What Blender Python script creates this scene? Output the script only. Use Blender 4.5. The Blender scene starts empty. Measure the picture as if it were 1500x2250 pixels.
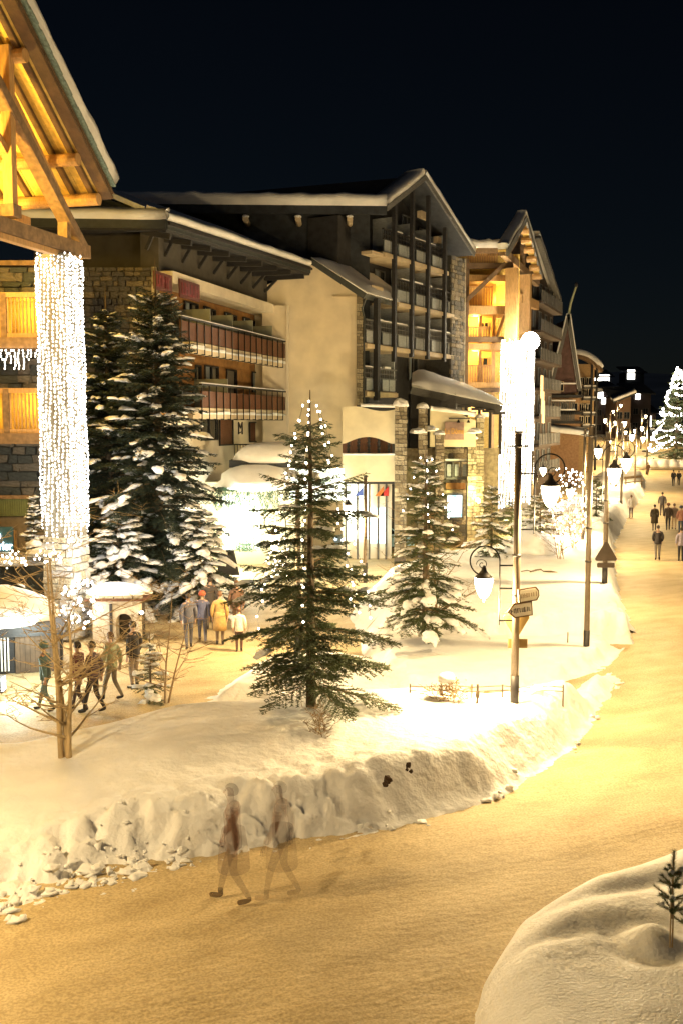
import bpy, bmesh, math, random
from mathutils import Vector, Matrix, noise

# ------------------------------------------------------------------ camera
SC = bpy.context.scene
COL = SC.collection
FPX, PCX, PCY, CAMH = 2190.0, 750.0, 1125.0, 7.0
PITCH = math.atan(195 / FPX)
cd = bpy.data.cameras.new('camera')
cam = bpy.data.objects.new('camera', cd)
COL.objects.link(cam)
cd.sensor_fit = 'VERTICAL'
cd.sensor_height = 36.0
cd.lens = 36.0 * FPX / 2250
cd.clip_start, cd.clip_end = 0.2, 3000
cam.location = (0, 0, CAMH)
cam.rotation_euler = (math.pi / 2 - PITCH, 0, 0)
SC.camera = cam

# ------------------------------------------------------------------ night sky, faint moonlight, exposure
w = bpy.data.worlds.new('World')
SC.world = w
w.use_nodes = True
nt = w.node_tree
bg = nt.nodes['Background']
sky = nt.nodes.new('ShaderNodeTexSky')
sky.sky_type = 'NISHITA'
sky.sun_disc = False
sky.sun_elevation = math.radians(30)
sky.sun_rotation = math.radians(150)
sky.air_density = 1.0
sky.dust_density = 0.4
sky.ozone_density = 3.0
nt.links.new(sky.outputs[0], bg.inputs[0])
bg.inputs[1].default_value = 0.00032
sd = bpy.data.lights.new('moonlight', 'SUN')
sd.energy = 0.012
sd.angle = math.radians(0.5)
sd.color = (0.75, 0.85, 1.0)
so = bpy.data.objects.new('moonlight', sd)
COL.objects.link(so)
so.rotation_euler = (math.radians(60), 0, math.radians(30))
SC.view_settings.view_transform = 'Standard'
SC.view_settings.look = 'None'
SC.view_settings.exposure = 1.6
SC.view_settings.gamma = 1.0
SC.view_settings.use_curve_mapping = False
try:
    SC.cycles.use_denoising = True
    SC.cycles.denoiser = 'OPENIMAGEDENOISE'
    SC.cycles.max_bounces = 6
    SC.cycles.diffuse_bounces = 3
    SC.cycles.sample_clamp_indirect = 6.0
    SC.cycles.use_light_tree = True
except Exception:
    pass
LAMP_COL = (1.0, 0.715, 0.34)

# ------------------------------------------------------------------ projection helpers used to survey the photograph
CP, SP = math.cos(PITCH), math.sin(PITCH)
def ray(px, py):
    xr, yr = (px - PCX) / FPX, -(py - PCY) / FPX
    return Vector((xr, CP + yr * SP, -SP + yr * CP))
def W(px, py, Y):
    d = ray(px, py); t = Y / d.y
    return Vector((0, 0, CAMH)) + d * t
def G(px, py, z=0.0):
    d = ray(px, py); t = (z - CAMH) / d.z
    return Vector((0, 0, CAMH)) + d * t

class Frame:
    """Vertical facade frame: origin o, direction u along it, n outward, z up."""
    def __init__(s, o, ang, side=1):
        s.o = Vector((o[0], o[1], 0)); a = math.radians(ang)
        s.u = Vector((math.sin(a), math.cos(a), 0))
        s.n = Vector((s.u.y, -s.u.x, 0)) * side
    def p(s, a, b, z):
        return s.o + s.u * a + s.n * b + Vector((0, 0, z))
    def at(s, px, py, b=0.0):
        """(a, z) where the sight line through photo pixel px,py meets the plane at offset b"""
        d = ray(px, py); c = Vector((0, 0, CAMH)); o = s.o + s.n * b
        t = (o - c).dot(s.n) / d.dot(s.n)
        q = c + d * t
        return (q - o).dot(s.u), q.z

# ------------------------------------------------------------------ mesh builder
class MB:
    def __init__(s):
        s.v, s.f, s.m, s.cur = [], [], [], 0
    def add(s, verts, faces):
        k = len(s.v)
        s.v.extend([tuple(q) for q in verts])
        for f in faces:
            s.f.append(tuple(i + k for i in f)); s.m.append(s.cur)
        return s
    def box8(s, c):
        return s.add(c, [(0, 3, 2, 1), (4, 5, 6, 7), (0, 1, 5, 4), (1, 2, 6, 5), (2, 3, 7, 6), (3, 0, 4, 7)])
    def box(s, c, sz, rz=0.0):
        x, y, z = sz[0] / 2, sz[1] / 2, sz[2] / 2
        cr, sr = math.cos(rz), math.sin(rz)
        q = []
        for dz in (-z, z):
            for dx, dy in ((-x, -y), (x, -y), (x, y), (-x, y)):
                q.append((c[0] + dx * cr - dy * sr, c[1] + dx * sr + dy * cr, c[2] + dz))
        return s.box8(q)
    def fbox(s, F, a0, a1, b0, b1, z0, z1):
        q = []
        for z in (z0, z1):
            for a, b in ((a0, b0), (a1, b0), (a1, b1), (a0, b1)):
                q.append(F.p(a, b, z))
        return s.box8(q)
    def beam(s, p0, p1, wd, ht, up=(0, 0, 1)):
        p0, p1 = Vector(p0), Vector(p1); d = (p1 - p0).normalized()
        up = Vector(up)
        if abs(d.dot(up)) > 0.98: up = Vector((1, 0, 0))
        r = d.cross(up).normalized(); u = r.cross(d).normalized()
        q = []
        for P in (p0, p1):
            for a, b in ((-1, -1), (1, -1), (1, 1), (-1, 1)):
                q.append(P + r * (a * wd / 2) + u * (b * ht / 2))
        return s.box8(q)
    def tube(s, pts, rad, n=8, cap=True):
        pts = [Vector(q) for q in pts]
        if not isinstance(rad, (list, tuple)): rad = [rad] * len(pts)
        k = len(pts); V = []
        ref = None
        for i, P in enumerate(pts):
            d = (pts[min(i + 1, k - 1)] - pts[max(i - 1, 0)])
            d = d.normalized() if d.length > 1e-9 else Vector((0, 0, 1))
            if ref is None:
                ref = Vector((1, 0, 0)) if abs(d.x) < 0.9 else Vector((0, 1, 0))
            r = (ref - d * ref.dot(d))
            r = r.normalized() if r.length > 1e-6 else d.orthogonal().normalized()
            ref = r; t = d.cross(r)
            for j in range(n):
                a = 2 * math.pi * j / n
                V.append(P + (r * math.cos(a) + t * math.sin(a)) * rad[i])
        Fc = []
        for i in range(k - 1):
            for j in range(n):
                j2 = (j + 1) % n
                Fc.append((i * n + j, i * n + j2, (i + 1) * n + j2, (i + 1) * n + j))
        if cap:
            Fc.append(tuple(range(n - 1, -1, -1))); Fc.append(tuple((k - 1) * n + j for j in range(n)))
        return s.add(V, Fc)
    def prism(s, poly, ext):
        k = len(poly); ext = Vector(ext)
        V = [Vector(q) for q in poly] + [Vector(q) + ext for q in poly]
        Fc = [tuple(range(k)), tuple(range(2 * k - 1, k - 1, -1))]
        for i in range(k):
            j = (i + 1) % k
            Fc.append((i, i + k, j + k, j))
        return s.add(V, Fc)
    def lathe(s, prof, c=(0, 0, 0), n=16):
        V = []
        for r, z in prof:
            for j in range(n):
                a = 2 * math.pi * j / n
                V.append((c[0] + r * math.cos(a), c[1] + r * math.sin(a), c[2] + z))
        Fc = []
        for i in range(len(prof) - 1):
            for j in range(n):
                j2 = (j + 1) % n
                Fc.append((i * n + j, i * n + j2, (i + 1) * n + j2, (i + 1) * n + j))
        Fc.append(tuple(range(n - 1, -1, -1))); Fc.append(tuple((len(prof) - 1) * n + j for j in range(n)))
        return s.add(V, Fc)
    def blob(s, c, r, n=8, m=5, amp=0.15, seed=0, half=False):
        V, Fc = [], []
        for i in range(m + 1):
            th = math.pi * i / m
            for j in range(n):
                ph = 2 * math.pi * j / n
                d = Vector((math.sin(th) * math.cos(ph), math.sin(th) * math.sin(ph), math.cos(th)))
                k = 1 + amp * noise.noise(d * 1.7 + Vector((seed * 3.1, seed * 1.7, seed)))
                z = d.z * r[2] * k
                if half and z < 0: z *= 0.25
                V.append((c[0] + d.x * r[0] * k, c[1] + d.y * r[1] * k, c[2] + z))
        for i in range(m):
            for j in range(n):
                j2 = (j + 1) % n
                Fc.append((i * n + j, (i + 1) * n + j, (i + 1) * n + j2, i * n + j2))
        return s.add(V, Fc)
    def mesh(s, name, mats, smooth=False, origin=(0, 0, 0)):
        me = bpy.data.meshes.new(name)
        ox, oy, oz = origin
        V = s.v if (ox, oy, oz) == (0, 0, 0) else [(x - ox, y - oy, z - oz) for x, y, z in s.v]
        me.from_pydata(V, [], s.f)
        if not isinstance(mats, (list, tuple)): mats = [mats]
        for mm in mats: me.materials.append(mm)
        if len(mats) > 1: me.polygons.foreach_set('material_index', s.m)
        if smooth: me.polygons.foreach_set('use_smooth', [True] * len(s.f))
        me.update()
        return me
    def build(s, name, mats, parent=None, smooth=False, kind=None, label=None):
        org = (0, 0, 0)
        if parent is not None: org = world_loc(parent)
        me = s.mesh(name, mats, smooth, org)
        return link(name, me, parent, kind, label)

def world_loc(o):
    v = Vector((0, 0, 0))
    while o is not None:
        v += Vector(o.location); o = o.parent
    return tuple(v)
def link(name, me, parent=None, kind=None, label=None):
    o = bpy.data.objects.new(name, me); COL.objects.link(o)
    if parent is not None: o.parent = parent
    if kind: o['kind'] = kind
    if label: o['label'] = label
    return o
def thing(name, label, cat, loc=(0, 0, 0), group=None, rz=0.0):
    o = bpy.data.objects.new(name, None); COL.objects.link(o)
    o.location = loc; o.rotation_euler = (0, 0, rz); o.empty_display_size = 0.3
    o['label'] = label; o['category'] = cat
    if group: o['group'] = group
    return o
def tag(o, label, cat, group=None):
    o['label'] = label; o['category'] = cat
    if group: o['group'] = group
    return o
def copy_tree(o, parent=None):
    c = o.copy(); COL.objects.link(c); c.parent = parent
    for ch in [x for x in o.children]:
        copy_tree(ch, c)
    return c
def put(o, loc, rz=0.0, s=1.0, label=None):
    o.location = loc; o.rotation_euler = (0, 0, rz); o.scale = (s, s, s)
    if label: o['label'] = label
    return o
def lamp(name, loc, power, color, parent=None, r=0.12, typ='POINT'):
    d = bpy.data.lights.new(name, typ); d.energy = power; d.color = color
    d.shadow_soft_size = r
    o = bpy.data.objects.new(name, d); COL.objects.link(o)
    if parent is not None:
        o.parent = parent; loc = Vector(loc) - Vector(world_loc(parent))
    o.location = loc
    return o

# ------------------------------------------------------------------ materials
def M(name, rgb, rough=0.65, var=0.12, scale=6.0, bump=0.0, bscale=25.0, metal=0.0, emit=None, estr=0.0,
      rgb2=None, stretch=None, biso=False, etex=False, sample=True, rot=0.0, detail=5.0, alpha=None, spec=None):
    m = bpy.data.materials.new(name); m.use_nodes = True
    t = m.node_tree; b = t.nodes['Principled BSDF']; L = t.links
    b.inputs['Roughness'].default_value = rough
    b.inputs['Metallic'].default_value = metal
    if spec is not None: b.inputs['Specular IOR Level'].default_value = spec
    tc = t.nodes.new('ShaderNodeTexCoord'); mp = t.nodes.new('ShaderNodeMapping')
    L.new(tc.outputs['Object'], mp.inputs[0])
    if rot:
        mp.vector_type = 'TEXTURE'; mp.inputs['Rotation'].default_value = (0, 0, rot); stretch = [1 / q for q in stretch]
    if stretch: mp.inputs['Scale'].default_value = stretch
    nz = t.nodes.new('ShaderNodeTexNoise'); nz.inputs['Scale'].default_value = scale
    nz.inputs['Detail'].default_value = detail
    L.new(mp.outputs[0], nz.inputs['Vector'])
    cr = t.nodes.new('ShaderNodeValToRGB')
    cr.color_ramp.elements[0].position = 0.3; cr.color_ramp.elements[1].position = 0.7
    if rgb2 is None:
        lo = [max(0, c * (1 - var)) for c in rgb]; hi = [min(1, c * (1 + var)) for c in rgb]
    else: lo, hi = rgb, rgb2
    cr.color_ramp.elements[0].color = (*lo, 1); cr.color_ramp.elements[1].color = (*hi, 1)
    L.new(nz.outputs['Fac'], cr.inputs[0]); L.new(cr.outputs[0], b.inputs['Base Color'])
    if bump:
        n2 = t.nodes.new('ShaderNodeTexNoise'); n2.inputs['Scale'].default_value = bscale
        n2.inputs['Detail'].default_value = 6
        L.new(tc.outputs['Object'] if biso else mp.outputs[0], n2.inputs['Vector'])
        bp = t.nodes.new('ShaderNodeBump'); bp.inputs['Strength'].default_value = bump
        bp.inputs['Distance'].default_value = 0.1
        L.new(n2.outputs['Fac'], bp.inputs['Height']); L.new(bp.outputs[0], b.inputs['Normal'])
    if emit:
        b.inputs['Emission Color'].default_value = (*emit, 1); b.inputs['Emission Strength'].default_value = estr
        if etex: L.new(cr.outputs[0], b.inputs['Emission Color'])
        if not sample:
            try: m.cycles.emission_sampling = 'NONE'
            except Exception: pass
    if alpha is not None: b.inputs['Alpha'].default_value = alpha
    return m

SNOW = M('snow', (0.78, 0.78, 0.80), 0.7, rgb2=(0.86, 0.86, 0.87), scale=2.0, bump=0.25, bscale=9)
SNOWF = M('snow_fine', (0.76, 0.76, 0.78), 0.7, rgb2=(0.86, 0.86, 0.87), scale=5.0, bump=0.35, bscale=5)
SNOWT = M('tree_snow', (0.74, 0.74, 0.76), 0.75, rgb2=(0.85, 0.85, 0.87), scale=7.0, bump=0.6, bscale=14)
CREAM = M('cream_render', (0.70, 0.61, 0.46), 0.85, 0.1, 1.2, 0.12, 40)
CREAM2 = M('pale_render', (0.60, 0.54, 0.38), 0.85, 0.1, 1.5, 0.12, 40)
WHITEW = M('white_render', (0.66, 0.58, 0.45), 0.8, 0.08, 2)
SOFFIT = M('soffit_render', (0.55, 0.45, 0.31), 0.8, 0.1, 2)
VERGE = M('verge_wood', (0.11, 0.065, 0.032), 0.7, 0.3, 3, 0.3, 22)
DARKW = M('dark_stained_wood', (0.020, 0.019, 0.021), 0.7, 0.35, 3, 0.2, 30, stretch=(1, 1, 8))
GREYW = M('grey_weathered_wood', (0.12, 0.12, 0.12), 0.75, 0.3, 4, 0.2, 30, stretch=(1, 1, 6))
BROWNW = M('brown_balcony_wood', (0.12, 0.045, 0.018), 0.6, 0.3, 4, 0.2, 30, stretch=(6, 6, 1))
OCHREW = M('ochre_gallery_wood', (0.30, 0.15, 0.045), 0.7, 0.25, 3, 0.1, 30)
TIMBER = M('golden_timber', (0.42, 0.25, 0.10), 0.6, 0.25, 3, 0.25, 20, stretch=(6, 6, 1))
TIMBERB = M('timber_beam', (0.20, 0.125, 0.065), 0.7, 0.35, 3, 0.3, 22, stretch=(2, 2, 2))
SOFFITW = M('roof_boards', (0.60, 0.42, 0.11), 0.6, 0.2, 2.5, 0.15, 30, stretch=(3, 3, 3))
STONE = M('grey_stone', (0.13, 0.12, 0.105), 0.85, 0.35, 5, 0.6, 25)
STONED = M('dark_stone', (0.055, 0.065, 0.068), 0.85, 0.35, 5, 0.6, 25)
STONEL = M('pale_stone', (0.40, 0.35, 0.25), 0.85, 0.5, 4, 0.6, 25)
STONEB = M('brown_stone', (0.24, 0.20, 0.13), 0.85, 0.35, 5, 0.6, 25)
MORTAR = M('mortar', (0.14, 0.12, 0.10), 0.9, 0.2, 8, 0.4, 40)
MORTARD = M('dark_mortar', (0.05, 0.05, 0.05), 0.9, 0.2, 8, 0.4, 40)
ROOFD = M('dark_roof', (0.03, 0.035, 0.045), 0.8, 0.3, 3, 0.3, 20)
SLATE = M('slate_edge', (0.16, 0.22, 0.20), 0.6, 0.4, 14, 0.4, 30)
GUTTER = M('dark_gutter', (0.04, 0.046, 0.046), 0.5, 0.2, 5)
METAL = M('post_metal', (0.20, 0.16, 0.12), 0.38, 0.15, 8, metal=0.3)
METALD = M('dark_metal', (0.05, 0.045, 0.045), 0.5, 0.2, 8, metal=0.3)
IRON = M('black_iron', (0.02, 0.02, 0.02), 0.5, 0.2, 8, metal=0.5)
GLASSD = M('dark_window_glass', (0.012, 0.015, 0.02), 0.12, 0.2, 2)
CURTAIN = M('grey_curtain', (0.26, 0.31, 0.36), 0.8, 0.25, 6, stretch=(12, 12, 1))
FROST = M('frosted_divider', (0.22, 0.23, 0.18), 0.4, 0.1, 3)
NEEDLE = M('spruce_needles', (0.050, 0.070, 0.026), 0.65, rgb2=(0.105, 0.125, 0.050), scale=2.2)
NEEDLED = M('dark_spruce_needles', (0.018, 0.030, 0.018), 0.65, rgb2=(0.038, 0.052, 0.030), scale=1.8)
PINE = M('pine_needles', (0.03, 0.055, 0.02), 0.6, rgb2=(0.07, 0.11, 0.04), scale=9)
BARK = M('bark', (0.12, 0.085, 0.05), 0.85, 0.35, 9, 0.6, 30, stretch=(1, 1, 0.3))
BARKL = M('pale_bark', (0.42, 0.31, 0.17), 0.8, 0.3, 8, 0.5, 26, stretch=(1, 1, 0.3))
TWIG = M('twig_bark', (0.28, 0.19, 0.10), 0.8, 0.3, 9)
BULB = M('white_bulb', (1, 1, 1), 0.4, emit=(1.0, 0.93, 0.80), estr=9.0, sample=False)
BULBC = M('curtain_bulb', (1, 1, 1), 0.4, emit=(1.0, 0.94, 0.80), estr=1.8, sample=False)
BULBW = M('warm_bulb', (1, 1, 1), 0.4, emit=(1.0, 0.86, 0.62), estr=10.0, sample=False)
LGLASS = M('lit_lantern_glass', (1, 1, 1), 0.3, emit=(1.0, 0.80, 0.50), estr=12.0, sample=False)
LITWIN = M('lit_window_amber', (0.7, 0.28, 0.05), 0.5, emit=(1.0, 0.55, 0.14), estr=1.3, rgb2=(1.0, 0.62, 0.2), etex=True, scale=3)
LITSHOP = M('lit_shop_window', (0.20, 0.26, 0.16), 0.5, emit=(0.95, 1.0, 0.86), estr=2.6, rgb2=(1.0, 1.0, 0.86), etex=True, scale=1.7, stretch=(1.6, 1, 1.2), detail=9)
LITBLUE = M('lit_blue_window', (0.10, 0.25, 0.30), 0.5, emit=(0.55, 0.80, 1.0), estr=1.4, rgb2=(0.75, 0.95, 1.0), etex=True, scale=2.2, detail=9)
LITWHITE = M('lit_far_window', (1, 1, 1), 0.5, emit=(1.0, 0.93, 0.80), estr=3.0, sample=False)
GOLD = M('gold_letters', (0.55, 0.32, 0.06), 0.4, 0.1, 8, metal=0.4)
RED = M('red_sign', (0.11, 0.028, 0.02), 0.6, 0.2, 8)
REDL = M('red_letters', (0.20, 0.03, 0.03), 0.5, 0.1, 8)
CLOTHN = {}
def cloth(rgb, alpha=None):
    k = (rgb, alpha)
    if k not in CLOTHN:
        CLOTHN[k] = M('cloth', rgb, 0.85, 0.18, 14, 0.3, 40, alpha=alpha)
    return CLOTHN[k]

BULBME = MB().blob((0, 0, 0), (0.021, 0.021, 0.026), 6, 4, 0).mesh('bulb', BULBW, True)
BULBME2 = MB().blob((0, 0, 0), (0.021, 0.021, 0.026), 6, 4, 0).mesh('bulb', BULB, True)
# ------------------------------------------------------------------ terrain
def lerp(a, b, t): return a + (b - a) * t
def sst(x, a, b):
    t = max(0.0, min(1.0, (x - a) / (b - a))); return t * t * (3 - 2 * t)
def base_z(x, y):
    return 0.0 if y < 112 else (y - 112) * 0.045 if y < 260 else 6.66 + (y - 260) * 0.02
def seg_d(x, y, a, b):
    dx, dy = b[0] - a[0], b[1] - a[1]
    t = max(0.0, min(1.0, ((x - a[0]) * dx + (y - a[1]) * dy) / (dx * dx + dy * dy)))
    return math.hypot(x - a[0] - t * dx, y - a[1] - t * dy)
def inside(x, y, P):
    c = False; j = len(P) - 1
    for i in range(len(P)):
        if (P[i][1] > y) != (P[j][1] > y) and x < (P[j][0] - P[i][0]) * (y - P[i][1]) / (P[j][1] - P[i][1]) + P[i][0]:
            c = not c
        j = i
    return c
def gp(*pp): return [tuple(G(a, b)[:2]) for a, b in pp]
# front garden: road-side edge surveyed along the foot of the ploughed bank
FRONT = [(-22.0, 9.0), (-12.0, 11.3), (-8.0, 12.7)] + gp((0, 2010), (120, 1965), (250, 1925), (430, 1905), (640, 1872), (850, 1826), (1100, 1752), (1230, 1680), (1300, 1600), (1345, 1530), (1372, 1480))
ROADL = [(9.3, 31.2), (9.9, 33.5), (10.5, 37.0), (11.9, 43.0), (15.6, 57.0), (19.3, 68.0), (23.3, 80.0), (29.5, 97.0), (36.5, 120.0)]
BANKS = [
    dict(steep=FRONT, soft=[(7.6, 27.6), (6.4, 26.6), (5.4, 24.4), (3.0, 23.5), (0.0, 23.2), (-4.0, 22.4), (-7.0, 20.6), (-14.0, 19.0), (-24.0, 18.0)],
         h=1.05, ws=0.62, wf=1.3, rough=0.17, rw=1.5),
    dict(steep=[(0.8, 31.4), (2.5, 30.4), (6.5, 30.5)] + ROADL[:5], soft=[(14.0, 58.5), (9.0, 52.0), (4.0, 47.0), (1.2, 42.0), (0.2, 36.0)],
         h=1.05, ws=0.5, wf=1.2, rough=0.24, rw=1.2),
    dict(steep=ROADL[4:], soft=[(30.0, 120.0), (24.0, 98.0), (17.0, 80.0), (11.5, 66.0)], h=1.1, ws=0.7, wf=1.5, rough=0.2, rw=1.5),
    dict(steep=[(-15.0, 33.4), (-12.0, 34.2), (-9.0, 34.6), (-6.4, 36.2), (-5.4, 39.0)], soft=[(-6.0, 43.0), (-9.0, 45.0), (-16.0, 45.0)], h=1.95, ws=2.2, wf=1.5, rough=0.15, rw=2.5),
    dict(steep=[(1.35, 6.5), (1.42, 9.8), (1.62, 11.3), (2.15, 12.35), (3.3, 13.5), (4.9, 14.5), (7.0, 15.3), (10.0, 16.2), (13, 16.5)], soft=[(13, 6.5)], h=1.12, ws=0.75, wf=0.5, rough=0.0, rw=1.0),
    dict(steep=[(-15.0, 26.3), (-12.2, 26.4), (-10.2, 26.9), (-9.7, 28.2)], soft=[(-10.5, 29.6), (-15, 29.8)], h=0.75, ws=0.9, wf=0.8, rough=0.15, rw=1.5),
    dict(steep=[(0.6, 29.0), (1.2, 25.0), (3.0, 25.0), (5.6, 26.2), (7.6, 28.0), (8.9, 30.8)], soft=[(8.0, 32.5), (0.6, 32.5)], h=0.42, ws=0.9, wf=0.5, rough=0.08, rw=1.2),
    dict(steep=[(-3.6, 24.5), (-2.0, 24.2), (0.5, 24.6), (1.8, 25.6)], soft=[(1.5, 28.3), (-0.8, 30.0), (-2.6, 28.6)], h=0.42, ws=1.0, wf=1.0, rough=0.1, rw=1.5),
]
for B in BANKS:
    P = B['steep'] + B['soft']; B['P'] = P
    B['bb'] = (min(p[0] for p in P), max(p[0] for p in P), min(p[1] for p in P), max(p[1] for p in P))
def nz(x, y, s, o=0.0): return noise.noise(Vector((x * s + o, y * s - o, o * 0.37)))
def ground(x, y, detail=True):
    z = -0.07
    for i, B in enumerate(BANKS):
        bb = B['bb']
        if x < bb[0] or x > bb[1] or y < bb[2] or y > bb[3] or not inside(x, y, B['P']): continue
        st, sf = B['steep'], B['soft']
        ds = min(seg_d(x, y, st[k], st[k + 1]) for k in range(len(st) - 1))
        soft = [st[-1]] + sf + [st[0]]
        df = min(seg_d(x, y, soft[k], soft[k + 1]) for k in range(len(soft) - 1))
        wob = 1 + (0.7 * nz(x, y, 0.8, 3) + 0.7 * nz(x, y, 2.1, 7) if B['rough'] else 0.12 * nz(x, y, 0.7, 2))
        hh = B['h']
        if i == 0:
            hh = lerp(0.42, 0.72, sst(x, -6.5, -2.5)) + 0.12 * sst(x, -2.0, 1.5) + .22 * sst(ds, 1.5, 4.0)
            hh += 0.13 * math.exp(-((ds - 0.9) / 0.8) ** 2) * sst(x, -5, -2)
        if i == 0: wob = (1 + .22 * nz(x, y, .9, 3) + .12 * nz(x, y, 2.4, 7)) * lerp(2.3, 1.5, sst(x, -1.5, 1.5)) * lerp(1, .8, sst(x, 3.5, 6))
        k = sst(ds, 0, B['ws'] * max(0.35, wob)) if B['ws'] < 1 else sst(ds, 0, B['ws'] * wob)
        if i == 4:
            r = min(1.0, ds / 0.85); k = math.sqrt(max(0, 1 - (1 - r) ** 2))
            hh = 0.97 + 0.10 * nz(x, y, 0.55, 11) + 0.08 * sst(ds, 0, 3) - 0.10 * math.exp(-((y - 11.95 - 0.42 * (x - 2.2)) / 0.22) ** 2) * sst(x, 2.0, 2.8)
            hh -= 0.07 * math.exp(-((y - 11.2 - 0.30 * (x - 2.0)) / 0.18) ** 2) * (1 - sst(x, 2.8, 3.6))
            rr = math.hypot(x - 3.62, (y - 11.15) * 1.0)
            hh += .016 * nz(x, y, 2.2, 31) + .008 * nz(x, y, 6, 33)
            hh += -0.10 * math.exp(-((rr - 0.42) / 0.18) ** 2) + 0.10 * math.exp(-(rr / 0.25) ** 2) + 0.03 * nz(x, y, 5, 4) * math.exp(-(rr / 0.6) ** 2)
        k *= sst(df, 0, B['wf'])
        h = hh * k
        if B['rough'] and detail:
            near = math.exp(-(ds / B['rw']) ** 2)
            lump = abs(nz(x, y, 1.1, 5)) * 1.1 + abs(nz(x, y, 2.7, 9)) * 0.75 + abs(nz(x, y, 6.0, 1)) * 0.45 - 0.62
            if i == 0: near *= lerp(1.9, 0.75, sst(x, -1.0, 1.2)); near = min(near, 1.9)
            if i == 0:
                q = Vector((x, y, 0)); q += Vector((nz(x, y, 3, 2), nz(x, y, 3, 8), 0)) * .16
                f1 = noise.voronoi(q * 2.6)[0][0]; f2 = noise.voronoi(q * 5.5)[0][0]
                wl = 1 - sst(x, -1.2, 1.0)
                f3 = noise.voronoi(q * 11)[0][0]; ew = min(1, ds / .25)
                h += ew * near * ((0.10 + .07 * wl) * (.42 - f1) * 1.1 + .085 * (.4 - f2) * (0.4 + wl) + .06 * (.4 - f3) * (.5 + wl))
            h += B['rough'] * lump * near * min(1, ds / 0.12)
            h += 0.06 * nz(x, y, 0.45, 21) + 0.025 * nz(x, y, 1.3, 23)
        z = max(z, h)
    return z
def surf(x, y):
    return max(base_z(x, y), ground(x, y) + base_z(x, y))
def heightfield(name, x0, x1, y0, y1, st, mat, zoff=0.0):
    nx, ny = int((x1 - x0) / st) + 1, int((y1 - y0) / st) + 1
    V, Fc, on = [], [], []
    for j in range(ny):
        for i in range(nx):
            x, y = x0 + i * st, y0 + j * st
            g = ground(x, y); on.append(g > -0.06)
            V.append((x, y, g + base_z(x, y)))
    for j in range(ny - 1):
        for i in range(nx - 1):
            a = j * nx + i
            if on[a] or on[a + 1] or on[a + nx] or on[a + nx + 1]:
                Fc.append((a, a + 1, a + nx + 1, a + nx))
    used = sorted({i for f in Fc for i in f}); ix = {k: n for n, k in enumerate(used)}
    b = MB(); b.add([V[k] for k in used], [tuple(ix[i] for i in f) for f in Fc])
    o = b.build(name, mat, None, True, 'structure')
    return o
GSNOW = M('garden_snow', (0.76, 0.76, 0.77), 0.75, rgb2=(0.86, 0.85, 0.85), scale=1.6, bump=0.5, bscale=6)
GSNOW2 = M('mound_snow', (0.78, 0.78, 0.80), 0.75, rgb2=(0.84, 0.84, 0.86), scale=3, bump=0.30, bscale=26)
heightfield('snow_garden', -20, 10.2, 10.5, 33.0, 0.075, GSNOW)
heightfield('snow_field', -16, 40, 33.0, 121, 0.42, GSNOW)
heightfield('snow_mound', 1.2, 9.5, 7.0, 16.6, 0.07, GSNOW2)
# packed road and path snow, one sheet to the horizon
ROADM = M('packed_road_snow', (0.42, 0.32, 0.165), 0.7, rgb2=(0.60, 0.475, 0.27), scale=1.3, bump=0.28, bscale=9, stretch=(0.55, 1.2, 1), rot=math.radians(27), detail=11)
def road_node_detail(m):
    t = m.node_tree; L = t.links; b = t.nodes['Principled BSDF']
    src = b.inputs['Base Color'].links[0].from_socket
    tc = t.nodes.new('ShaderNodeTexCoord')
    n1 = t.nodes.new('ShaderNodeTexNoise'); n1.inputs['Scale'].default_value = 26; n1.inputs['Detail'].default_value = 8
    L.new(tc.outputs['Object'], n1.inputs['Vector'])
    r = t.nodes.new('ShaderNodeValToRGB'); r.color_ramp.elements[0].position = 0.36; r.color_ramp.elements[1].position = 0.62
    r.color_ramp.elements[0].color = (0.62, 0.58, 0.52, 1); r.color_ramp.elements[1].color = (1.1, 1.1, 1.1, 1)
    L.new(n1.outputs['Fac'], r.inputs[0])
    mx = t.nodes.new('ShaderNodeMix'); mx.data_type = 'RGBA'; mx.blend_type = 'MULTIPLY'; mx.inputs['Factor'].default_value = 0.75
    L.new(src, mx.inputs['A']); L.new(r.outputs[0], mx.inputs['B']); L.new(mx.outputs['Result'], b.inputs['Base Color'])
road_node_detail(ROADM)
def build_road():
    xs = [-600, -300, -120, -60] + [-30, -24, -18, -14] + [-11 + 0.16 * i for i in range(140)] + [11.6, 12.5, 13.5, 15] + [20, 30, 45, 70, 120, 300, 600]
    ys = [-60, -20, 0, 5] + [8 + 0.16 * i for i in range(175)] + [38, 44, 52, 60, 75, 90, 105, 112, 120, 140, 180, 260, 400, 700]
    V, Fc = [], []
    for y in ys:
        for x in xs:
            sl, tl = x * .89 + y * .455, -x * .455 + y * .89; rut = 0.030 * nz(sl * .10, tl * 1.6, 1.0, 4) + 0.016 * nz(sl * .25, tl * 3.4, 1.0, 9) + 0.010 * nz(x, y, 1.6, 8) if 7 < y < 40 else 0
            V.append((x, y, base_z(x, y) + rut))
    n = len(xs)
    for j in range(len(ys) - 1):
        for i in range(n - 1):
            a = j * n + i; Fc.append((a, a + 1, a + n + 1, a + n))
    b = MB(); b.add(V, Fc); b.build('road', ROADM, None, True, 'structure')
build_road()
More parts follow.
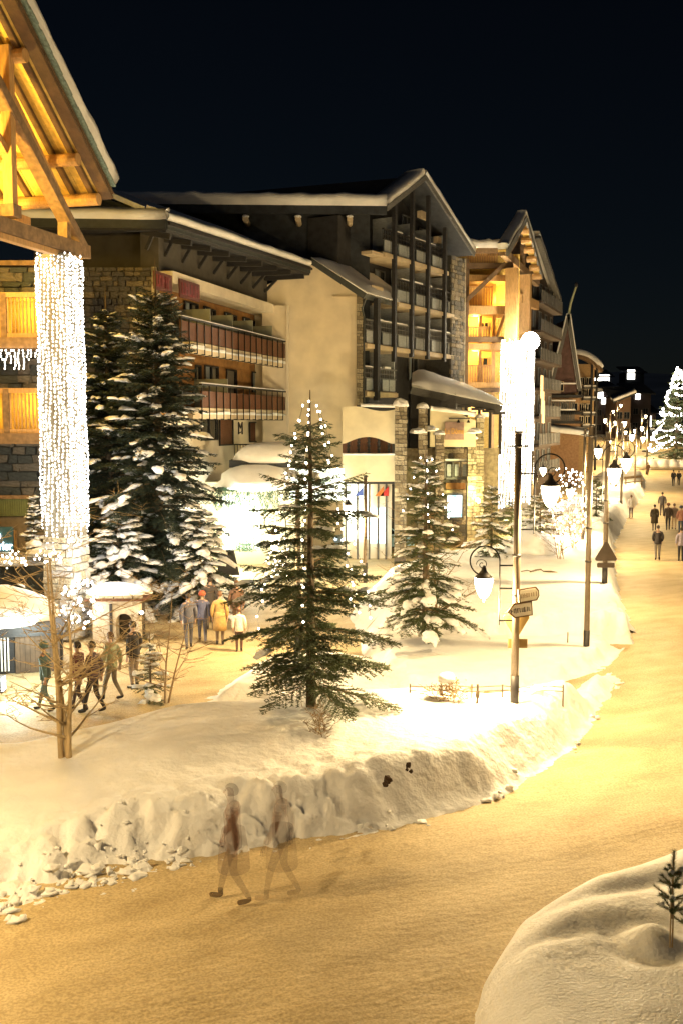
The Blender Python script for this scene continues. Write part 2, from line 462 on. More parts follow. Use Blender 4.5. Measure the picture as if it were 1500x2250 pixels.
# lumps thrown up by the plough along the foot of the bank
def chunks():
    R = random.Random(5); b = MB()
    pts = FRONT[2:]
    for k in range(260):
        i = R.randrange(len(pts) - 1) if R.random() < 0.3 else R.randrange(4)
        t = R.random(); x = lerp(pts[i][0], pts[i + 1][0], t); y = lerp(pts[i][1], pts[i + 1][1], t)
        off = R.gauss(0.18, 0.32) if i < 4 else R.gauss(0.10, 0.14)
        x += -off * 0.3; y += off
        s = 0.016 + 0.075 * R.random() ** 2.6 * (1.15 if i < 4 else 0.8)
        z = max(0, ground(x, y)) + s * 0.15
        b.blob((x, y, z), (s * R.uniform(.8, 1.7), s * R.uniform(.8, 1.5), s * R.uniform(.35, .8)), 8, 6, 1.2, k)
    b.build('snow_rubble', GSNOW, None, True, 'stuff')['label'] = 'broken snow lumps along the foot of the ploughed bank'
chunks()
# dark wooded hillside behind the village
HILLM = M('dark_hillside', (0.3, 0.31, 0.33), 0.9, rgb2=(0.6, 0.6, 0.62), scale=0.03)
def hills():
    V, Fc = [], []; nx, ny = 60, 12
    for j in range(ny):
        for i in range(nx):
            x = -700 + 1500 * i / (nx - 1); y = 280 + 320 * j / (ny - 1)
            V.append((x, y, 5 + 30 * (j / (ny - 1)) ** 1.1 + 6 * nz(x, y, 0.015, 3) * j / ny))
    for j in range(ny - 1):
        for i in range(nx - 1):
            a = j * nx + i; Fc.append((a, a + 1, a + nx + 1, a + nx))
    b = MB(); b.add(V, Fc); b.build('hillside', HILLM, None, True, 'structure')
hills()

def onground(px, py, z=1.0):
    p = G(px, py, z)
    for _ in range(4):
        z = surf(p.x, p.y); p = G(px, py, z)
    return Vector((p.x, p.y, z))

# ------------------------------------------------------------------ stones (shared meshes)
def stone_mesh(seed, mat, rough=.12):
    b = MB(); R = random.Random(seed); n = 4
    V = [(x + R.uniform(-rough, rough), y + (R.uniform(-.15, .15) if y > 0 else 0), z + R.uniform(-rough, rough)) for z in (-.5, .5) for x, y in ((-.5, -.5), (.5, -.5), (.5, .5), (-.5, .5))]
    b.box8(V); return b.mesh('stone', mat)
STONES = {}
def stones(parent, F, a0, a1, z0, z1, course, length, mats, limit, seed=0, b=0.0, depth=.12, merge=False, name='stone'):
    """lay a coursed rubble wall face; individual stones up to `limit`, the rest joined"""
    R = random.Random(seed); z = z1; cnt = 0; rest = MB()
    org = Vector(world_loc(parent)); ang = math.atan2(F.u.y, F.u.x)
    while z > z0 + .03:
        h = course * R.uniform(.65, 1.35); h = min(h, z - z0); a = a0
        while a < a1 - .01:
            l = min(length * R.uniform(.5, 1.6), a1 - a)
            if a1 - a - l < .08: l = a1 - a
            c = F.p(a + l / 2, b + R.uniform(-.02, .03), z - h / 2)
            if cnt < limit and not merge:
                mt = R.choice(mats); key = (mt.name, R.randrange(5))
                if key not in STONES: STONES[key] = stone_mesh(hash(key[1]) + len(STONES), mt)
                o = link(name, STONES[key], parent); o.location = c - org
                o.rotation_euler = (0, R.uniform(-.03, .03), ang); o.scale = (max(.05, l - .035), depth, max(.04, h - .03))
                cnt += 1
            else:
                rest.cur = R.randrange(len(mats))
                e = .014
                rest.fbox(F, a + e, a + l - e, b - depth / 2, b + depth / 2 + R.uniform(-.02, .03), z - h + e, z - e)
            a += l
        z -= h
    if rest.f: rest.build(name + 'work', mats, parent, kind='stuff')
def roof_snow(parent, path, thick, width, name='snow_cover', seed=0, n=14, mat=None, back=None):
    """soft snow slab lying along an eave/verge: path = two points of the edge, width vector goes up the roof"""
    b = MB(); p0, p1 = Vector(path[0]), Vector(path[1]); wv = Vector(width); V = []
    for i in range(n + 1):
        t = i / n; p = p0.lerp(p1, t)
        k = 1 + .22 * noise.noise(Vector((i * .7 + seed, seed * .3, 0))); e = .06 * noise.noise(Vector((i * .9, seed + 5.5, 1)))
        d = (p1 - p0).normalized().cross(wv).normalized(); d = d if d.z > 0 else -d
        w0 = wv.normalized()
        V += [p - w0 * (.02 + e), p + d * (thick * .55 * k) - w0 * (.07 + e), p + d * (thick * .92 * k) - w0 * .0, p + d * (thick * k) + w0 * (thick * .8), p + wv + d * (thick * .9), p + wv]
    Fc = []
    for i in range(n):
        for j in range(5):
            a = i * 6 + j; Fc.append((a, a + 1, a + 7, a + 6))
    Fc.append(tuple(range(6))); Fc.append(tuple(n * 6 + j for j in range(5, -1, -1)))
    b.add(V, Fc); return b.build(name, mat or SNOW, parent, True)
def slab(parent, name, quad, thick, mat):
    b = MB(); q = [Vector(p) for p in quad]; nrm = (q[1] - q[0]).cross(q[3] - q[0]).normalized()
    if nrm.z > 0: nrm = -nrm
    b.prism(q, nrm * thick); return b.build(name, mat, parent)
def part_box(parent, name, F, a0, a1, b0, b1, z0, z1, mat, label=None, kind=None):
    b = MB(); b.fbox(F, a0, a1, b0, b1, z0, z1); return b.build(name, mat, parent, label=label, kind=kind)
def window(parent, F, a0, a1, z0, z1, b=0.0, frame=DARKW, glass=GLASSD, mull=1, curtain=None, name='window', depth=.12):
    b_ = MB(); f = .07
    b_.fbox(F, a0, a1, b - .02, b + .05, z0, z0 + f); b_.fbox(F, a0, a1, b - .02, b + .05, z1 - f, z1)
    b_.fbox(F, a0, a0 + f, b - .021, b + .051, z0 + f, z1 - f); b_.fbox(F, a1 - f, a1, b - .021, b + .051, z0 + f, z1 - f)
    for i in range(mull):
        m = a0 + (a1 - a0) * (i + 1) / (mull + 1); b_.fbox(F, m - .03, m + .03, b - .019, b + .045, z0 + f, z1 - f)
    o = b_.build(name, frame, parent)
    g = MB(); g.fbox(F, a0 + f, a1 - f, b - .05, b - .025, z0 + f, z1 - f); g.build('pane', glass, o)
    if curtain is not None:
        g = MB(); g.fbox(F, a0 + f, a0 + f + (a1 - a0) * curtain, b - .024, b - .012, z0 + f, z1 - f); g.build('curtain', CURTAIN, o)
    return o
def zz(px, py, Y): return W(px, py, Y).z

# ================================================================== hotel
HO = Vector((-8.15, 43.0, 0))
HT = thing('hotel_building', 'cream hotel with long brown balconies, red signs and deep dark eaves', 'building', (-4, 50, 0))
FA = Frame((-8.15, 43.0), 16.0)            # balconied wing, street side
FC = Frame((0, 56.0), 90.0)                # cream gable wall facing the viewer (a = world x)
FB = Frame((0, 43.0), 90.0)                # stone end wall facing the viewer
aL = FA.at(335, 700)[0]; aR = (56.0 - 43.0) / FA.u.y
# stone end wall
x0, x1 = W(60, 700, 43).x, W(335, 700, 43).x
zt = zz(335, 587, 43)
part_box(HT, 'end_wall', FB, x0, x1, -9, -.07, 0, zt, MORTAR)
stones(HT, FB, W(186, 700, 43).x, x1, zz(190, 860, 43), zt, .22, .36, [STONE, STONE, STONEB], 300, 4)
stones(HT, FB, W(186, 700, 43).x, x1, 1.0, zz(190, 860, 43), .22, .36, [STONE, STONE, STONEB], 0, 5, merge=True)
part_box(HT, 'quoin', FB, x1 + .012, x1 + .2, -.3, .10, zz(335, 720, 43), zt, STONEL)
# attic wall above it and dark upper storey under the eaves
z_att = 16.0
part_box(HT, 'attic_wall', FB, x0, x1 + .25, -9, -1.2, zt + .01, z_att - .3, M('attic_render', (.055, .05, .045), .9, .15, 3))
# wing wall
zb0, zb1 = FA.at(575, 692)[1], FA.at(575, 672)[1]
zlow0, zlow1 = FA.at(570, 803)[1], FA.at(560, 908, 0)[1]
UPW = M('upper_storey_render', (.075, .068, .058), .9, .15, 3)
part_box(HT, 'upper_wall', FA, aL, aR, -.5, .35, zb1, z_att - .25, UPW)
part_box(HT, 'pale_band', FA, aL + .2, aR, -.4, .9, zb0, zb1 - .01, WHITEW)
part_box(HT, 'gallery_wall', FA, aL + .2, aR, -.9, -.4, zlow0 - .3, zb0 - .01, OCHREW)
part_box(HT, 'gallery_wall', FA, aL + .2, aR, -.9, -.4, zlow1 - .2, zlow0 - .31, OCHREW)
part_box(HT, 'ground_wall', FA, aL + .2, aR, -.9, -.4, 0, zlow1 - .21, WHITEW)
# red sign panels
for px0, px1, py0, py1, lab in ((338, 376, 594, 632, 'red sign panel at the stone corner'), (394, 437, 612, 652, 'second red sign panel along the white band')):
    a0, a1 = FA.at(px0, py0, .95)[0], FA.at(px1, py0, .95)[0]; z1_, z0_ = FA.at(px0, py0, .95)[1], FA.at(px0, py0 + 40, .95)[1]
    o = part_box(HT, 'sign_panel', FA, a0, a1, .92, 1.0, z0_, z1_, RED, lab)
    R = random.Random(int(px0)); b = MB(); a = a0 + .15; n = 5; wv = (a1 - a0 - .3) / n
    for i in range(n):      # worn red capitals, illegible in the photograph
        b.fbox(FA, a, a + wv * .22, 1.0, 1.04, z0_ + .12, z1_ - .12)
        zc = R.choice((z0_ + .12, z1_ - .22, (z0_ + z1_) / 2)); b.fbox(FA, a + wv * .23, a + wv * .7, 1.0, 1.04, zc, zc + .1)
        if R.random() < .6: b.fbox(FA, a + wv * .5, a + wv * .72, 1.041, 1.06, z0_ + .12, z1_ - .12)
        a += wv
    b.build('letters', REDL, o)
# balconies of the wing
def wing_balcony(pyR, pyP0, pyP1, pxl, doors, wins, divs, zdiv):
    B_ = 1.45
    ar = FA.at(629, pyR, B_)[0]; al = FA.at(pxl, pyR, B_)[0]
    zr, zp1, zp0 = FA.at(629, pyR, B_)[1], FA.at(629, pyP0, B_)[1], FA.at(629, pyP1, B_)[1]
    bal = part_box(HT, 'balcony', FA, aL + 1, ar, -.4, B_ - .05, zp0 - .22, zp0 - .02, CREAM)
    n = int((ar - al) / .78); st = (ar - al) / n
    for i in range(n):
        b = MB(); b.fbox(FA, al + i * st + .02, al + (i + 1) * st - .02, B_, B_ + .06, zp0, zp1); b.build('board', BROWNW, bal)
    b = MB(); b.fbox(FA, al, ar + .1, B_ - .04, B_ + .10, zr - .03, zr + .05)
    for i in range(n + 1):
        b.fbox(FA, al + i * st - .02, al + i * st + .02, B_ + .07, B_ + .11, zp0 - .55, zr - .03)
    for i in range(n + 1):
        b.fbox(FA, al + i * st - .02, al + i * st + .02, B_ - .25, B_ + .07, zp0 - .55, zp0 - .50)
    b.build('railing', IRON, bal)
    b = MB()
    R = random.Random(int(pyR))
    for i in range(n):
        k = R.uniform(.05, .16); b.fbox(FA, al + i * st + .03, al + (i + 1) * st - .03, B_ - .04, B_ + .05 + k * .3, zp0 - .30, zp0 - .30 + k)
    b.fbox(FA, al, ar, B_ - .03, B_ + .08, zr + .051, zr + .10)
    b.build('snow_strip', SNOW, bal)
    part_box(HT, 'fascia_board', FA, aL + 1, ar - .3, B_ - .3, B_ - .06, zp0 - .52, zp0 - .24, SOFFIT)
    for p0, p1 in divs:
        a = FA.at((p0 + p1) / 2, pyR - 30, .5)[0]
        part_box(HT, 'divider', FA, a - .03, a + .03, -.38, B_ - .12, zp0, zp0 + zdiv, FROST)
    for p0, p1 in doors:
        a0, a1 = FA.at(p0, pyR, -.4)[0], FA.at(p1, pyR, -.4)[0]
        window(HT, FA, a0, a1, zp0 + .02, zp0 + 2.1, -.34, mull=0, name='door')
    for p0, p1 in wins:
        a0, a1 = FA.at(p0, pyR, -.4)[0], FA.at(p1, pyR, -.4)[0]
        window(HT, FA, a0, a1, zp0 + 1.0, zp0 + 2.15, -.34, mull=1, curtain=.35)
wing_balcony(752, 757, 788, 395, [(462, 472), (508, 518), (548, 558)], [(404, 434), (446, 460), (492, 506), (532, 546)], [(410, 442), (456, 497), (502, 542), (546, 586)], 1.62)
wing_balcony(862, 873, 902, 440, [(496, 518), (428, 440)], [(448, 478), (552, 588)], [(435, 495)], 1.4)
# ground level: doors with the painted emblem between them
a0 = FA.at(482, 950, -.4)[0]; zg = FA.at(550, 972, -.4)[1]
window(HT, FA, FA.at(480, 950, -.4)[0], FA.at(510, 950, -.4)[0], zg - .1, FA.at(500, 918, -.4)[1], -.34, mull=0, glass=BROWNW, name='door')
window(HT, FA, FA.at(546, 950, -.4)[0], FA.at(575, 950, -.4)[0], zg, FA.at(560, 927, -.4)[1], -.34, mull=0, glass=BROWNW, name='shutter')
window(HT, FA, FA.at(440, 950, -.4)[0], FA.at(476, 950, -.4)[0], zg + .2, FA.at(460, 908, -.4)[1], -.34, mull=1)
em = MB(); ea, ez = FA.at(528, 940, -.39)
for da, z0_, z1_, ta in ((-.26, -.35, .3, 0), (.26, -.35, .3, 0)):
    em.fbox(FA, ea + da * 1.0 - .035, ea + da + .035, -.39, -.34, ez + z0_, ez + z1_)
em.beam(FA.p(ea - .26, -.36, ez + .3), FA.p(ea, -.36, ez - .02), .05, .05); em.beam(FA.p(ea + .26, -.36, ez + .3), FA.p(ea, -.36, ez - .02), .05, .05)
em.beam(FA.p(ea - .2, -.36, ez - .28), FA.p(ea + .2, -.36, ez - .2), .04, .05)
em.build('emblem', METALD, HT, label='dark M-shaped emblem on the white wall')
# low black rail before the ground doors
b = MB(); zr = zz(520, 978, 53.0); ff = Frame((0, 53.0), 90)
b.fbox(ff, W(478, 980, 53).x, W(562, 980, 53).x, -.03, .03, zr, zr + .06)
for i in range(14): 
    x = W(478 + i * 6.3, 980, 53).x; b.fbox(ff, x - .02, x + .02, -.02, .02, zr - .7, zr)
b.build('railing', IRON, HT)
# end fin of the balconies and the cream gable wall
zf = zz(628, 672, 55.4)
part_box(HT, 'end_fin', FC, W(577, 700, 55.4).x, W(629, 700, 55.4).x, .35, .8, 0, zf, CREAM)
part_box(HT, 'fin_edge', FC, W(629, 700, 55.4).x + .005, W(634, 700, 55.4).x, .36, .9, 1, zf, WHITEW)
XL, XR = W(560, 700, 56).x, W(783, 700, 56).x
poly = [(XL, 0), (XR, 0), (XR, zz(783, 640, 56)), (W(690, 568, 56).x, zz(690, 572, 56)), (XL, zz(575, 600, 56) - 1.0)]
b = MB(); b.prism([FC.p(x, 0, z) for x, z in poly], (0, 5.0, 0)); b.build('gable_wall', CREAM, HT)
part_box(HT, 'ledge', FC, W(732, 650, 56).x, W(783, 650, 56).x, .01, .12, zz(750, 653, 56), zz(750, 650, 56), SOFFIT)
qx0, qx1 = W(783, 700, 56).x, W(797, 700, 56).x
part_box(HT, 'pier', FC, qx0 + .01, qx1 - .01, -3, .08, 0, zz(790, 645, 56), MORTAR)
stones(HT, FC, qx0, qx1, zz(790, 890, 56), zz(790, 652, 56), .2, .28, [STONEB, STONEL], 80, 8, b=.10)
# eaves of the wing: dark soffit, brackets, fascia, gutter, snow
E0 = W(366, 497, 41.2); E1 = W(681, 600, 55.3); ze = 15.15
E0.z = ze - .32; E1.z = ze
ROOFM = ROOFD
R0 = Vector((-15.5, 42.0, ze)); 
slab(HT, 'soffit', [E0, E1, FA.p(aR, -.6, ze + .1), FA.p(aL - 1.2, -.6, ze + .1)], .12, DARKW)
slab(HT, 'soffit', [Vector((-22, 42.0, ze + .05)), E0 + Vector((0, 0, .05)), FA.p(aL - .8, -.6, ze + .12), Vector((-22, 46, ze + .12))], .12, DARKW)
b = MB(); b.beam(E0 + Vector((0, 0, .17)), E1 + Vector((0, 0, .17)), .1, .36); b.build('fascia', GUTTER, HT)
b = MB(); b.beam(E0 + Vector((.10, 0, .22)), E1 + Vector((.10, 0, .22)), .12, .12); b.build('gutter', METALD, HT)
b = MB(); b.beam(Vector((-22, 42.0, ze + .2)), E0 + Vector((0, 0, .2)), .1, .36); b.build('fascia', GUTTER, HT)
ed = (E1 - E0).normalized(); en = Vector((-ed.y, ed.x, 0)); upv = en * 5.0 + Vector((0, 0, 1.9))
roof_snow(HT, (E0 + Vector((0, 0, .36)), E1 + Vector((0, 0, .36))), .34, en * 1.0 + Vector((0, 0, .38)), seed=1, n=22)
roof_snow(HT, (Vector((-22, 41.95, ze + .40)), E0 + Vector((0, -.05, .36))), .36, Vector((0, 1.0, .36)), seed=2, n=16)
slab(HT, 'roof', [E0 + Vector((0, 0, .35)), E1 + Vector((0, 0, .35)), E1 + upv + Vector((0, 0, .35)), E0 + upv + Vector((0, 0, .35))], .1, ROOFD)
slab(HT, 'roof', [E0 + Vector((0, 0, .34)), E0 + upv + Vector((0, 0, .34)), Vector((-22, 48, ze + 2.2)), Vector((-22, 42.0, ze + .34))], .1, ROOFD)
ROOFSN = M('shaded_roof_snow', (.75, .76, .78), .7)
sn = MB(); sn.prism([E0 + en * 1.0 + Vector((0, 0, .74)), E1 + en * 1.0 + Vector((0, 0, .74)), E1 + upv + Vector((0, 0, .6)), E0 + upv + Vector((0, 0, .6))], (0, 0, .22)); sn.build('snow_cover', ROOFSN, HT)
for i in range(9):
    t = (i + .35) / 8.6; p = E0.lerp(E1, min(1, t)); a = (p - FA.o).dot(FA.u)
    q = FA.p(a - .1, .2, ze - .25); q2 = p + Vector((-.15, 0, -.2))
    b = MB(); b.beam(q, q2, .16, .26); br = b.build('bracket', DARKW, HT)
    b = MB(); b.beam(FA.p(a - .1, .36, ze - 1.0), q.lerp(q2, .35) + Vector((0, 0, -.1)), .12, .14); b.build('strut', DARKW, br)
b = MB(); b.box((-13.6, 47.5, ze + 2.2), (1.6, 1.2, 1.0)); ch = b.build('chimney', ROOFD, HT)
b = MB(); b.blob((-13.6, 47.5, ze + 2.75), (.95, .75, .3), 10, 6, .2, 2); b.build('snow_cap', SNOW, ch)
# low roof over the cream gable
V0 = W(684, 568, 55.5); V1 = W(801, 646, 55.5); ug = Vector((.515, .857, 0))
V2 = W(900, 664, 61.2)
rg = V0 + ug * 7
slab(HT, 'gable_roof', [V0, V1, Vector((V2.x, V2.y, V1.z)), rg], .28, GUTTER)
b = MB(); b.beam(V0 + Vector((0, -.06, -.12)), V1 + Vector((0, -.06, -.12)), .09, .34); b.build('verge_board', GUTTER, HT)
q = [V0 + Vector((0, -.12, .02)), V1 + Vector((.1, -.12, .02)), Vector((V2.x + .1, V2.y, V1.z + .02)), rg]
b = MB(); n = 12
for i in range(n + 1):
    for j in range(n + 1):
        s, t = i / n, j / n
        p = (q[0].lerp(q[1], s)).lerp(q[3].lerp(q[2], s), t)
        e = min(1, min(s, 1 - s, t, 1 - t) * 6) ** .5
        b.v.append((p + Vector((0, 0, .04 + .30 * e + .06 * noise.noise(p * .8)))).to_tuple())
for i in range(n):
    for j in range(n):
        a = i * (n + 1) + j; b.f.append((a, a + n + 1, a + n + 2, a + 1)); b.m.append(0)
b.prism(q, (0, 0, .05)); b.build('snow_cover', SNOW, HT, True)
b = MB(); b.tube([V1 + Vector((.05, -.1, -.25)), V1 + Vector((-.15, -.02, -.8)), Vector((qx1 + .06, 55.9, V1.z - 1.2)), Vector((qx1 + .06, 55.9, 1))], .05, 6); b.build('downpipe', GUTTER, HT)

# ================================================================== dark chalet block with the tall gable
GB = thing('chalet_apartments', 'tall dark timber apartment block with steep gable and rows of balconies', 'building', (5, 62, 0))
FG = Frame((1.15, 56.0), 31.0)
RB = -1.6
def ga(px, py, b=0.0): return FG.at(px, py, b)
aE = ga(1013, 700)[0]
# gable outline of the recessed back wall
pk = ga(915, 392); lf = ga(832, 462); rt = ga(1020, 552)
back = [(0.05, 0), (aE, 0), (aE, rt[1] + .2), (pk[0], pk[1] - .5), (lf[0], lf[1] - .2), (0.05, lf[1] - .4)]
BACKW = M('recessed_dark_wall', (.030, .030, .034), .8, .3, 3)
b = MB(); b.prism([FG.p(a, RB, z) for a, z in back], FG.n * -2.0); b.build('wall', BACKW, GB)
# side wall under the long eave
zE = 19.35
sw0 = FG.p(0.05, RB, 0)
b = MB(); b.prism([Vector((-14, 58.3, 0)), Vector((1.6, 58.0, 0)), Vector((1.6, 58.0, zE)), Vector((-14, 58.3, zE))], (0, .4, 0)); b.build('side_wall', ROOFD, GB)
# roofs
PK = FG.p(pk[0], .55, pk[1] + .1); LF = FG.p(lf[0] - .1, .55, lf[1] + .15); RT = FG.p(rt[0] + .35, .55, rt[1] - .1)
bk = Vector((-.857, .515, 0))
EL = Vector((-13.0, 56.6, LF.z))
slab(GB, 'roof', [PK, LF, EL, PK + bk * 16], .2, ROOFD)
slab(GB, 'roof', [PK, RT, RT + bk * 14, PK + bk * 14], .2, ROOFD)
for A_, B_, nm in ((PK, LF, 0), (PK, RT, 1)):
    b = MB(); b.beam(A_ + Vector((0, 0, -.12)), B_ + Vector((0, 0, -.12)), .12, .30); b.build('verge_board', GREYW, GB)
roof_snow(GB, (PK + Vector((0, 0, .05)), LF + Vector((0, 0, .05))), .40, bk * 1.2, seed=4, n=10)
roof_snow(GB, (PK + Vector((0, 0, .05)), RT + Vector((0, 0, .02))), .42, bk * 1.2, seed=5, n=16)
b = MB(); b.beam(LF + Vector((0, 0, -.25)), EL + Vector((0, 0, -.25)), .14, .45); b.build('fascia', ROOFD, GB)
roof_snow(GB, (EL + Vector((0, -.05, .0)), LF + Vector((0, -.05, .0))), .62, Vector((0, 1.2, .35)), seed=7, n=26)
for px in (540, 655, 768):
    q = W(px, 482, 56.75); b = MB(); b.tube([q + Vector((0, -.1, 0)), q + Vector((0, 1.6, 0))], .17, 10)
    bm = b.build('beam_end', SOFFIT, GB); b = MB(); b.blob(q + Vector((0, 0, .15)), (.2, .16, .1), 8, 5, .2, px); b.build('snow_cap', SNOW, bm)
# tall vertical posts
posts = [(870, 420, 795), (909, 405, 785), (944, 430, 790), (980, 500, 795)]
for px, y0, y1 in posts:
    a, z1_ = ga(px, y0, .35); z0_ = ga(px, y1, .35)[1]
    part_box(GB, 'post', FG, a - .12, a + .12, .13, .36, z0_, z1_, DARKW)
    b = MB(); b.fbox(FG, a + .121, a + .18, .16, .30, z1_ - 1.0, z1_ - .2); b.build('post_cap', SOFFIT, GB)
a, z1_ = ga(835, 655, .5); part_box(GB, 'post', FG, a - .15, a + .15, .14, .42, ga(835, 880, .5)[1], z1_, DARKW)
# stone pier on the street corner
a0, a1 = ga(984, 700)[0], aE; zp = ga(1000, 566)[1]
part_box(GB, 'pier', FG, a0 + .02, a1 - .02, RB, .12, 0, zp, MORTARD)
stones(GB, FG, a0, a1, ga(1000, 845)[1], zp, .26, .42, [STONE, STONEB], 150, 12, b=.16)
part_box(GB, 'pier_edge', FG, a1 - .015, a1 + .09, RB, .24, 2, zp + .1, STONEL)
# balconies: rows of slabs with soffits, panelled parapets, rails with fretwork
ZR = [18.05, 15.42, 12.78, 10.12]
bays = {0: [(838, 870), (870, 909), (909, 944), (944, 978)], 1: [(868, 909), (909, 944), (944, 980), (980, 1006)],
        2: [(799, 835), (835, 870), (870, 909), (909, 944), (944, 980), (980, 1006)], 3: [(799, 835), (835, 868)]}
PANEL = M('balcony_panel', (.34, .37, .40), .7, .2, 5, .2, 30, stretch=(1, 1, 5))
for r, zr in enumerate(ZR):
    row = bays[r]; al = ga(row[0][0], 600)[0]; ar = ga(row[-1][1], 600)[0]
    bl = part_box(GB, 'balcony', FG, al, ar, RB + .01, .12, zr - 1.62, zr - 1.30, SOFFIT)
    ra = MB(); ra.fbox(FG, al, ar, .0, .14, zr - .06, zr + .02); ra.fbox(FG, al, ar, .02, .11, zr - .60, zr - .54)
    k = al
    while k < ar:
        ra.fbox(FG, k - .02, k + .02, .04, .08, zr - .54, zr - .06); k += .20
    ra.fbox(FG, al, ar, .05, .07, zr - .32, zr - .28)
    ra.build('railing', DARKW if r < 2 else GREYW, bl)
    for p0, p1 in row:
        q0, q1 = ga(p0, 600)[0] + .16, ga(p1, 600)[0] - .14; m = (q0 + q1) / 2
        for c0, c1 in ((q0, m - .05), (m + .05, q1)):
            b = MB(); b.fbox(FG, c0, c1, .03, .09, zr - 1.28, zr - .61); b.build('panel', PANEL, bl)
    b = MB(); R = random.Random(r); k = al
    while k < ar - .3:
        l = R.uniform(.4, 1.6)
        if R.random() < .75: b.fbox(FG, k, min(ar, k + l), -.01, .13, zr + .021, zr + .05 + R.uniform(.02, .09))
        k += l
    if b.f: b.build('snow_strip', SNOW, bl)
    for i, (p0, p1) in enumerate(row):
        q0, q1 = ga(p0, 600)[0], ga(p1, 600)[0]
        wd = q1 - q0
        window(GB, FG, q0 + .25, q0 + wd * .62, zr - 1.28, zr + .72, RB + .08, frame=GREYW, curtain=.4, mull=1)
        part_box(GB, 'partition', FG, q1 - .05, q1 + .05, RB + .02, -.05, zr - 1.28, zr + .95, PANEL)
    # pale undersides visible from the street
    part_box(GB, 'slab_edge', FG, al, ar, .13, .22, zr - 1.6, zr - 1.36, SOFFIT)
# the upper left return with its pale slabs
for py in (557, 632):
    a, z = ga(815, py, -.4); part_box(GB, 'return_slab', FG, .9, ga(838, py)[0] - .02, -.6, .1, z - .16, z + .02, SOFFIT)
for px, py in ((768, 480),):
    pass
# loft windows in the gable
for px0, px1, py0, py1 in ((880, 902, 470, 510), (918, 938, 500, 540), (842, 862, 490, 512)):
    window(GB, FG, ga(px0, py0, RB)[0], ga(px1, py0, RB)[0], ga(px0, py1, RB)[1], ga(px0, py0, RB)[1], RB + .06, frame=GREYW)
for px, py in ((928, 474), (963, 530)):
    a, z = ga(px, py, -.5); part_box(GB, 'tie_beam', FG, a - .6, a + .6, -.6, -.3, z - .2, z + .2, SOFFIT)
for px, py in ((905, 790), (955, 800)):
    a, z = ga(px, py, RB); window(GB, FG, a - .7, a + .7, z - 1.4, z + .9, RB + .06, frame=GREYW, curtain=.3)

# ================================================================== restaurant with stone pillars before the block
RT_ = thing('restaurant_building', 'pale restaurant with wavy parapet, stone pillars and a lettered sign', 'building', (3, 51, 0))
FL = Frame((0, 50.0), 90.0)
xa, xb = W(752, 950, 50).x, W(868, 950, 50).x
zt1 = zz(820, 898, 50); zar0, zar1, zarm = zz(820, 1000, 50), zz(860, 972, 50), zz(820, 962, 50)
# parapet with a shallow arch below
n = 16; top = [(lerp(xa, xb, i / n), zt1 + .12 * math.sin(i / n * 5.5 + .5)) for i in range(n + 1)]
bot = [(lerp(xa, xb, i / n), zz(820, 975, 50) + .34 * math.sin(math.pi * min(1, max(0, (i / n * 1.15 - .05))))) for i in range(n, -1, -1)]
b = MB()
for i in range(n):
    b.prism([FL.p(*(top[i][0], 0, top[i][1])), FL.p(top[i + 1][0], 0, top[i + 1][1]), FL.p(bot[n - i - 1][0], 0, bot[n - i - 1][1]), FL.p(bot[n - i][0], 0, bot[n - i][1])], (0, .35, 0))
b.build('parapet', CREAM2, RT_)
part_box(RT_, 'recess_wall', FL, xa, xb - .1, -2.5, -1.4, zz(820, 1060, 50), zt1 - .6, BROWNW)
part_box(RT_, 'shop_wall', FL, xa, xb - .1, -2.5, -1.4, 0, zz(820, 1060, 50) - .01, WHITEW)
for i in range(5):
    x = lerp(xa + .3, xb - .3, i / 4)
    b = MB(); b.tube([FL.p(x, -.4, zar0 + .02), FL.p(x, -.4, zar0 + .9)], .06, 6)
    for k in range(5): b.blob(FL.p(x, -.4, zar0 + .1 + k * .18), (.10, .10, .07), 8, 4, 0)
    b.build('twisted_baluster', DARKW, RT_)
part_box(RT_, 'low_wall', FL, xa, xb, -.3, .12, zz(820, 1058, 50), zar0, CREAM2)
roof_snow(RT_, (FL.p(xa, .16, zar0), FL.p(xb, .16, zar0)), .10, Vector((0, .4, 0)), seed=9, n=12)
roof_snow(RT_, (FL.p(xa + .9, .06, zt1 + .1), FL.p(xb, .06, zt1 + .05)), .16, Vector((0, .45, 0)), seed=10, n=14)
part_box(RT_, 'shop_lintel', FL, xa, xb, -.6, -.1, zz(820, 1064, 50), zz(820, 1058, 50) - .01, DARKW)
# lit shop front beneath
sh = part_box(RT_, 'shop_window', FL, W(760, 1100, 50).x, W(812, 1100, 50).x, -1.2, -1.1, zz(780, 1190, 50), zz(780, 1066, 50), LITSHOP)
part_box(RT_, 'shop_window', FL, W(814, 1100, 50).x, W(850, 1100, 50).x, -1.2, -1.1, zz(780, 1200, 50), zz(780, 1120, 50), LITBLUE)
for px in (760, 786, 812, 832, 850):
    part_box(RT_, 'window_post', FL, W(px, 1100, 50).x - .05, W(px, 1100, 50).x + .05, -1.09, -1.0, 0, zz(780, 1064, 50), STONE)
for px, col in ((835, (.5, .15, .02)), (846, (.5, .02, .02)), (790, (.05, .1, .4))):
    x = W(px, 1080, 50).x; b = MB(); b.prism([FL.p(x - .25, -.7, zz(px, 1092, 50)), FL.p(x + .2, -.7, zz(px, 1092, 50)), FL.p(x + .2, -.7, zz(px, 1070, 50))], (0, .03, 0)); b.build('pennant', M('pennant', col), RT_)
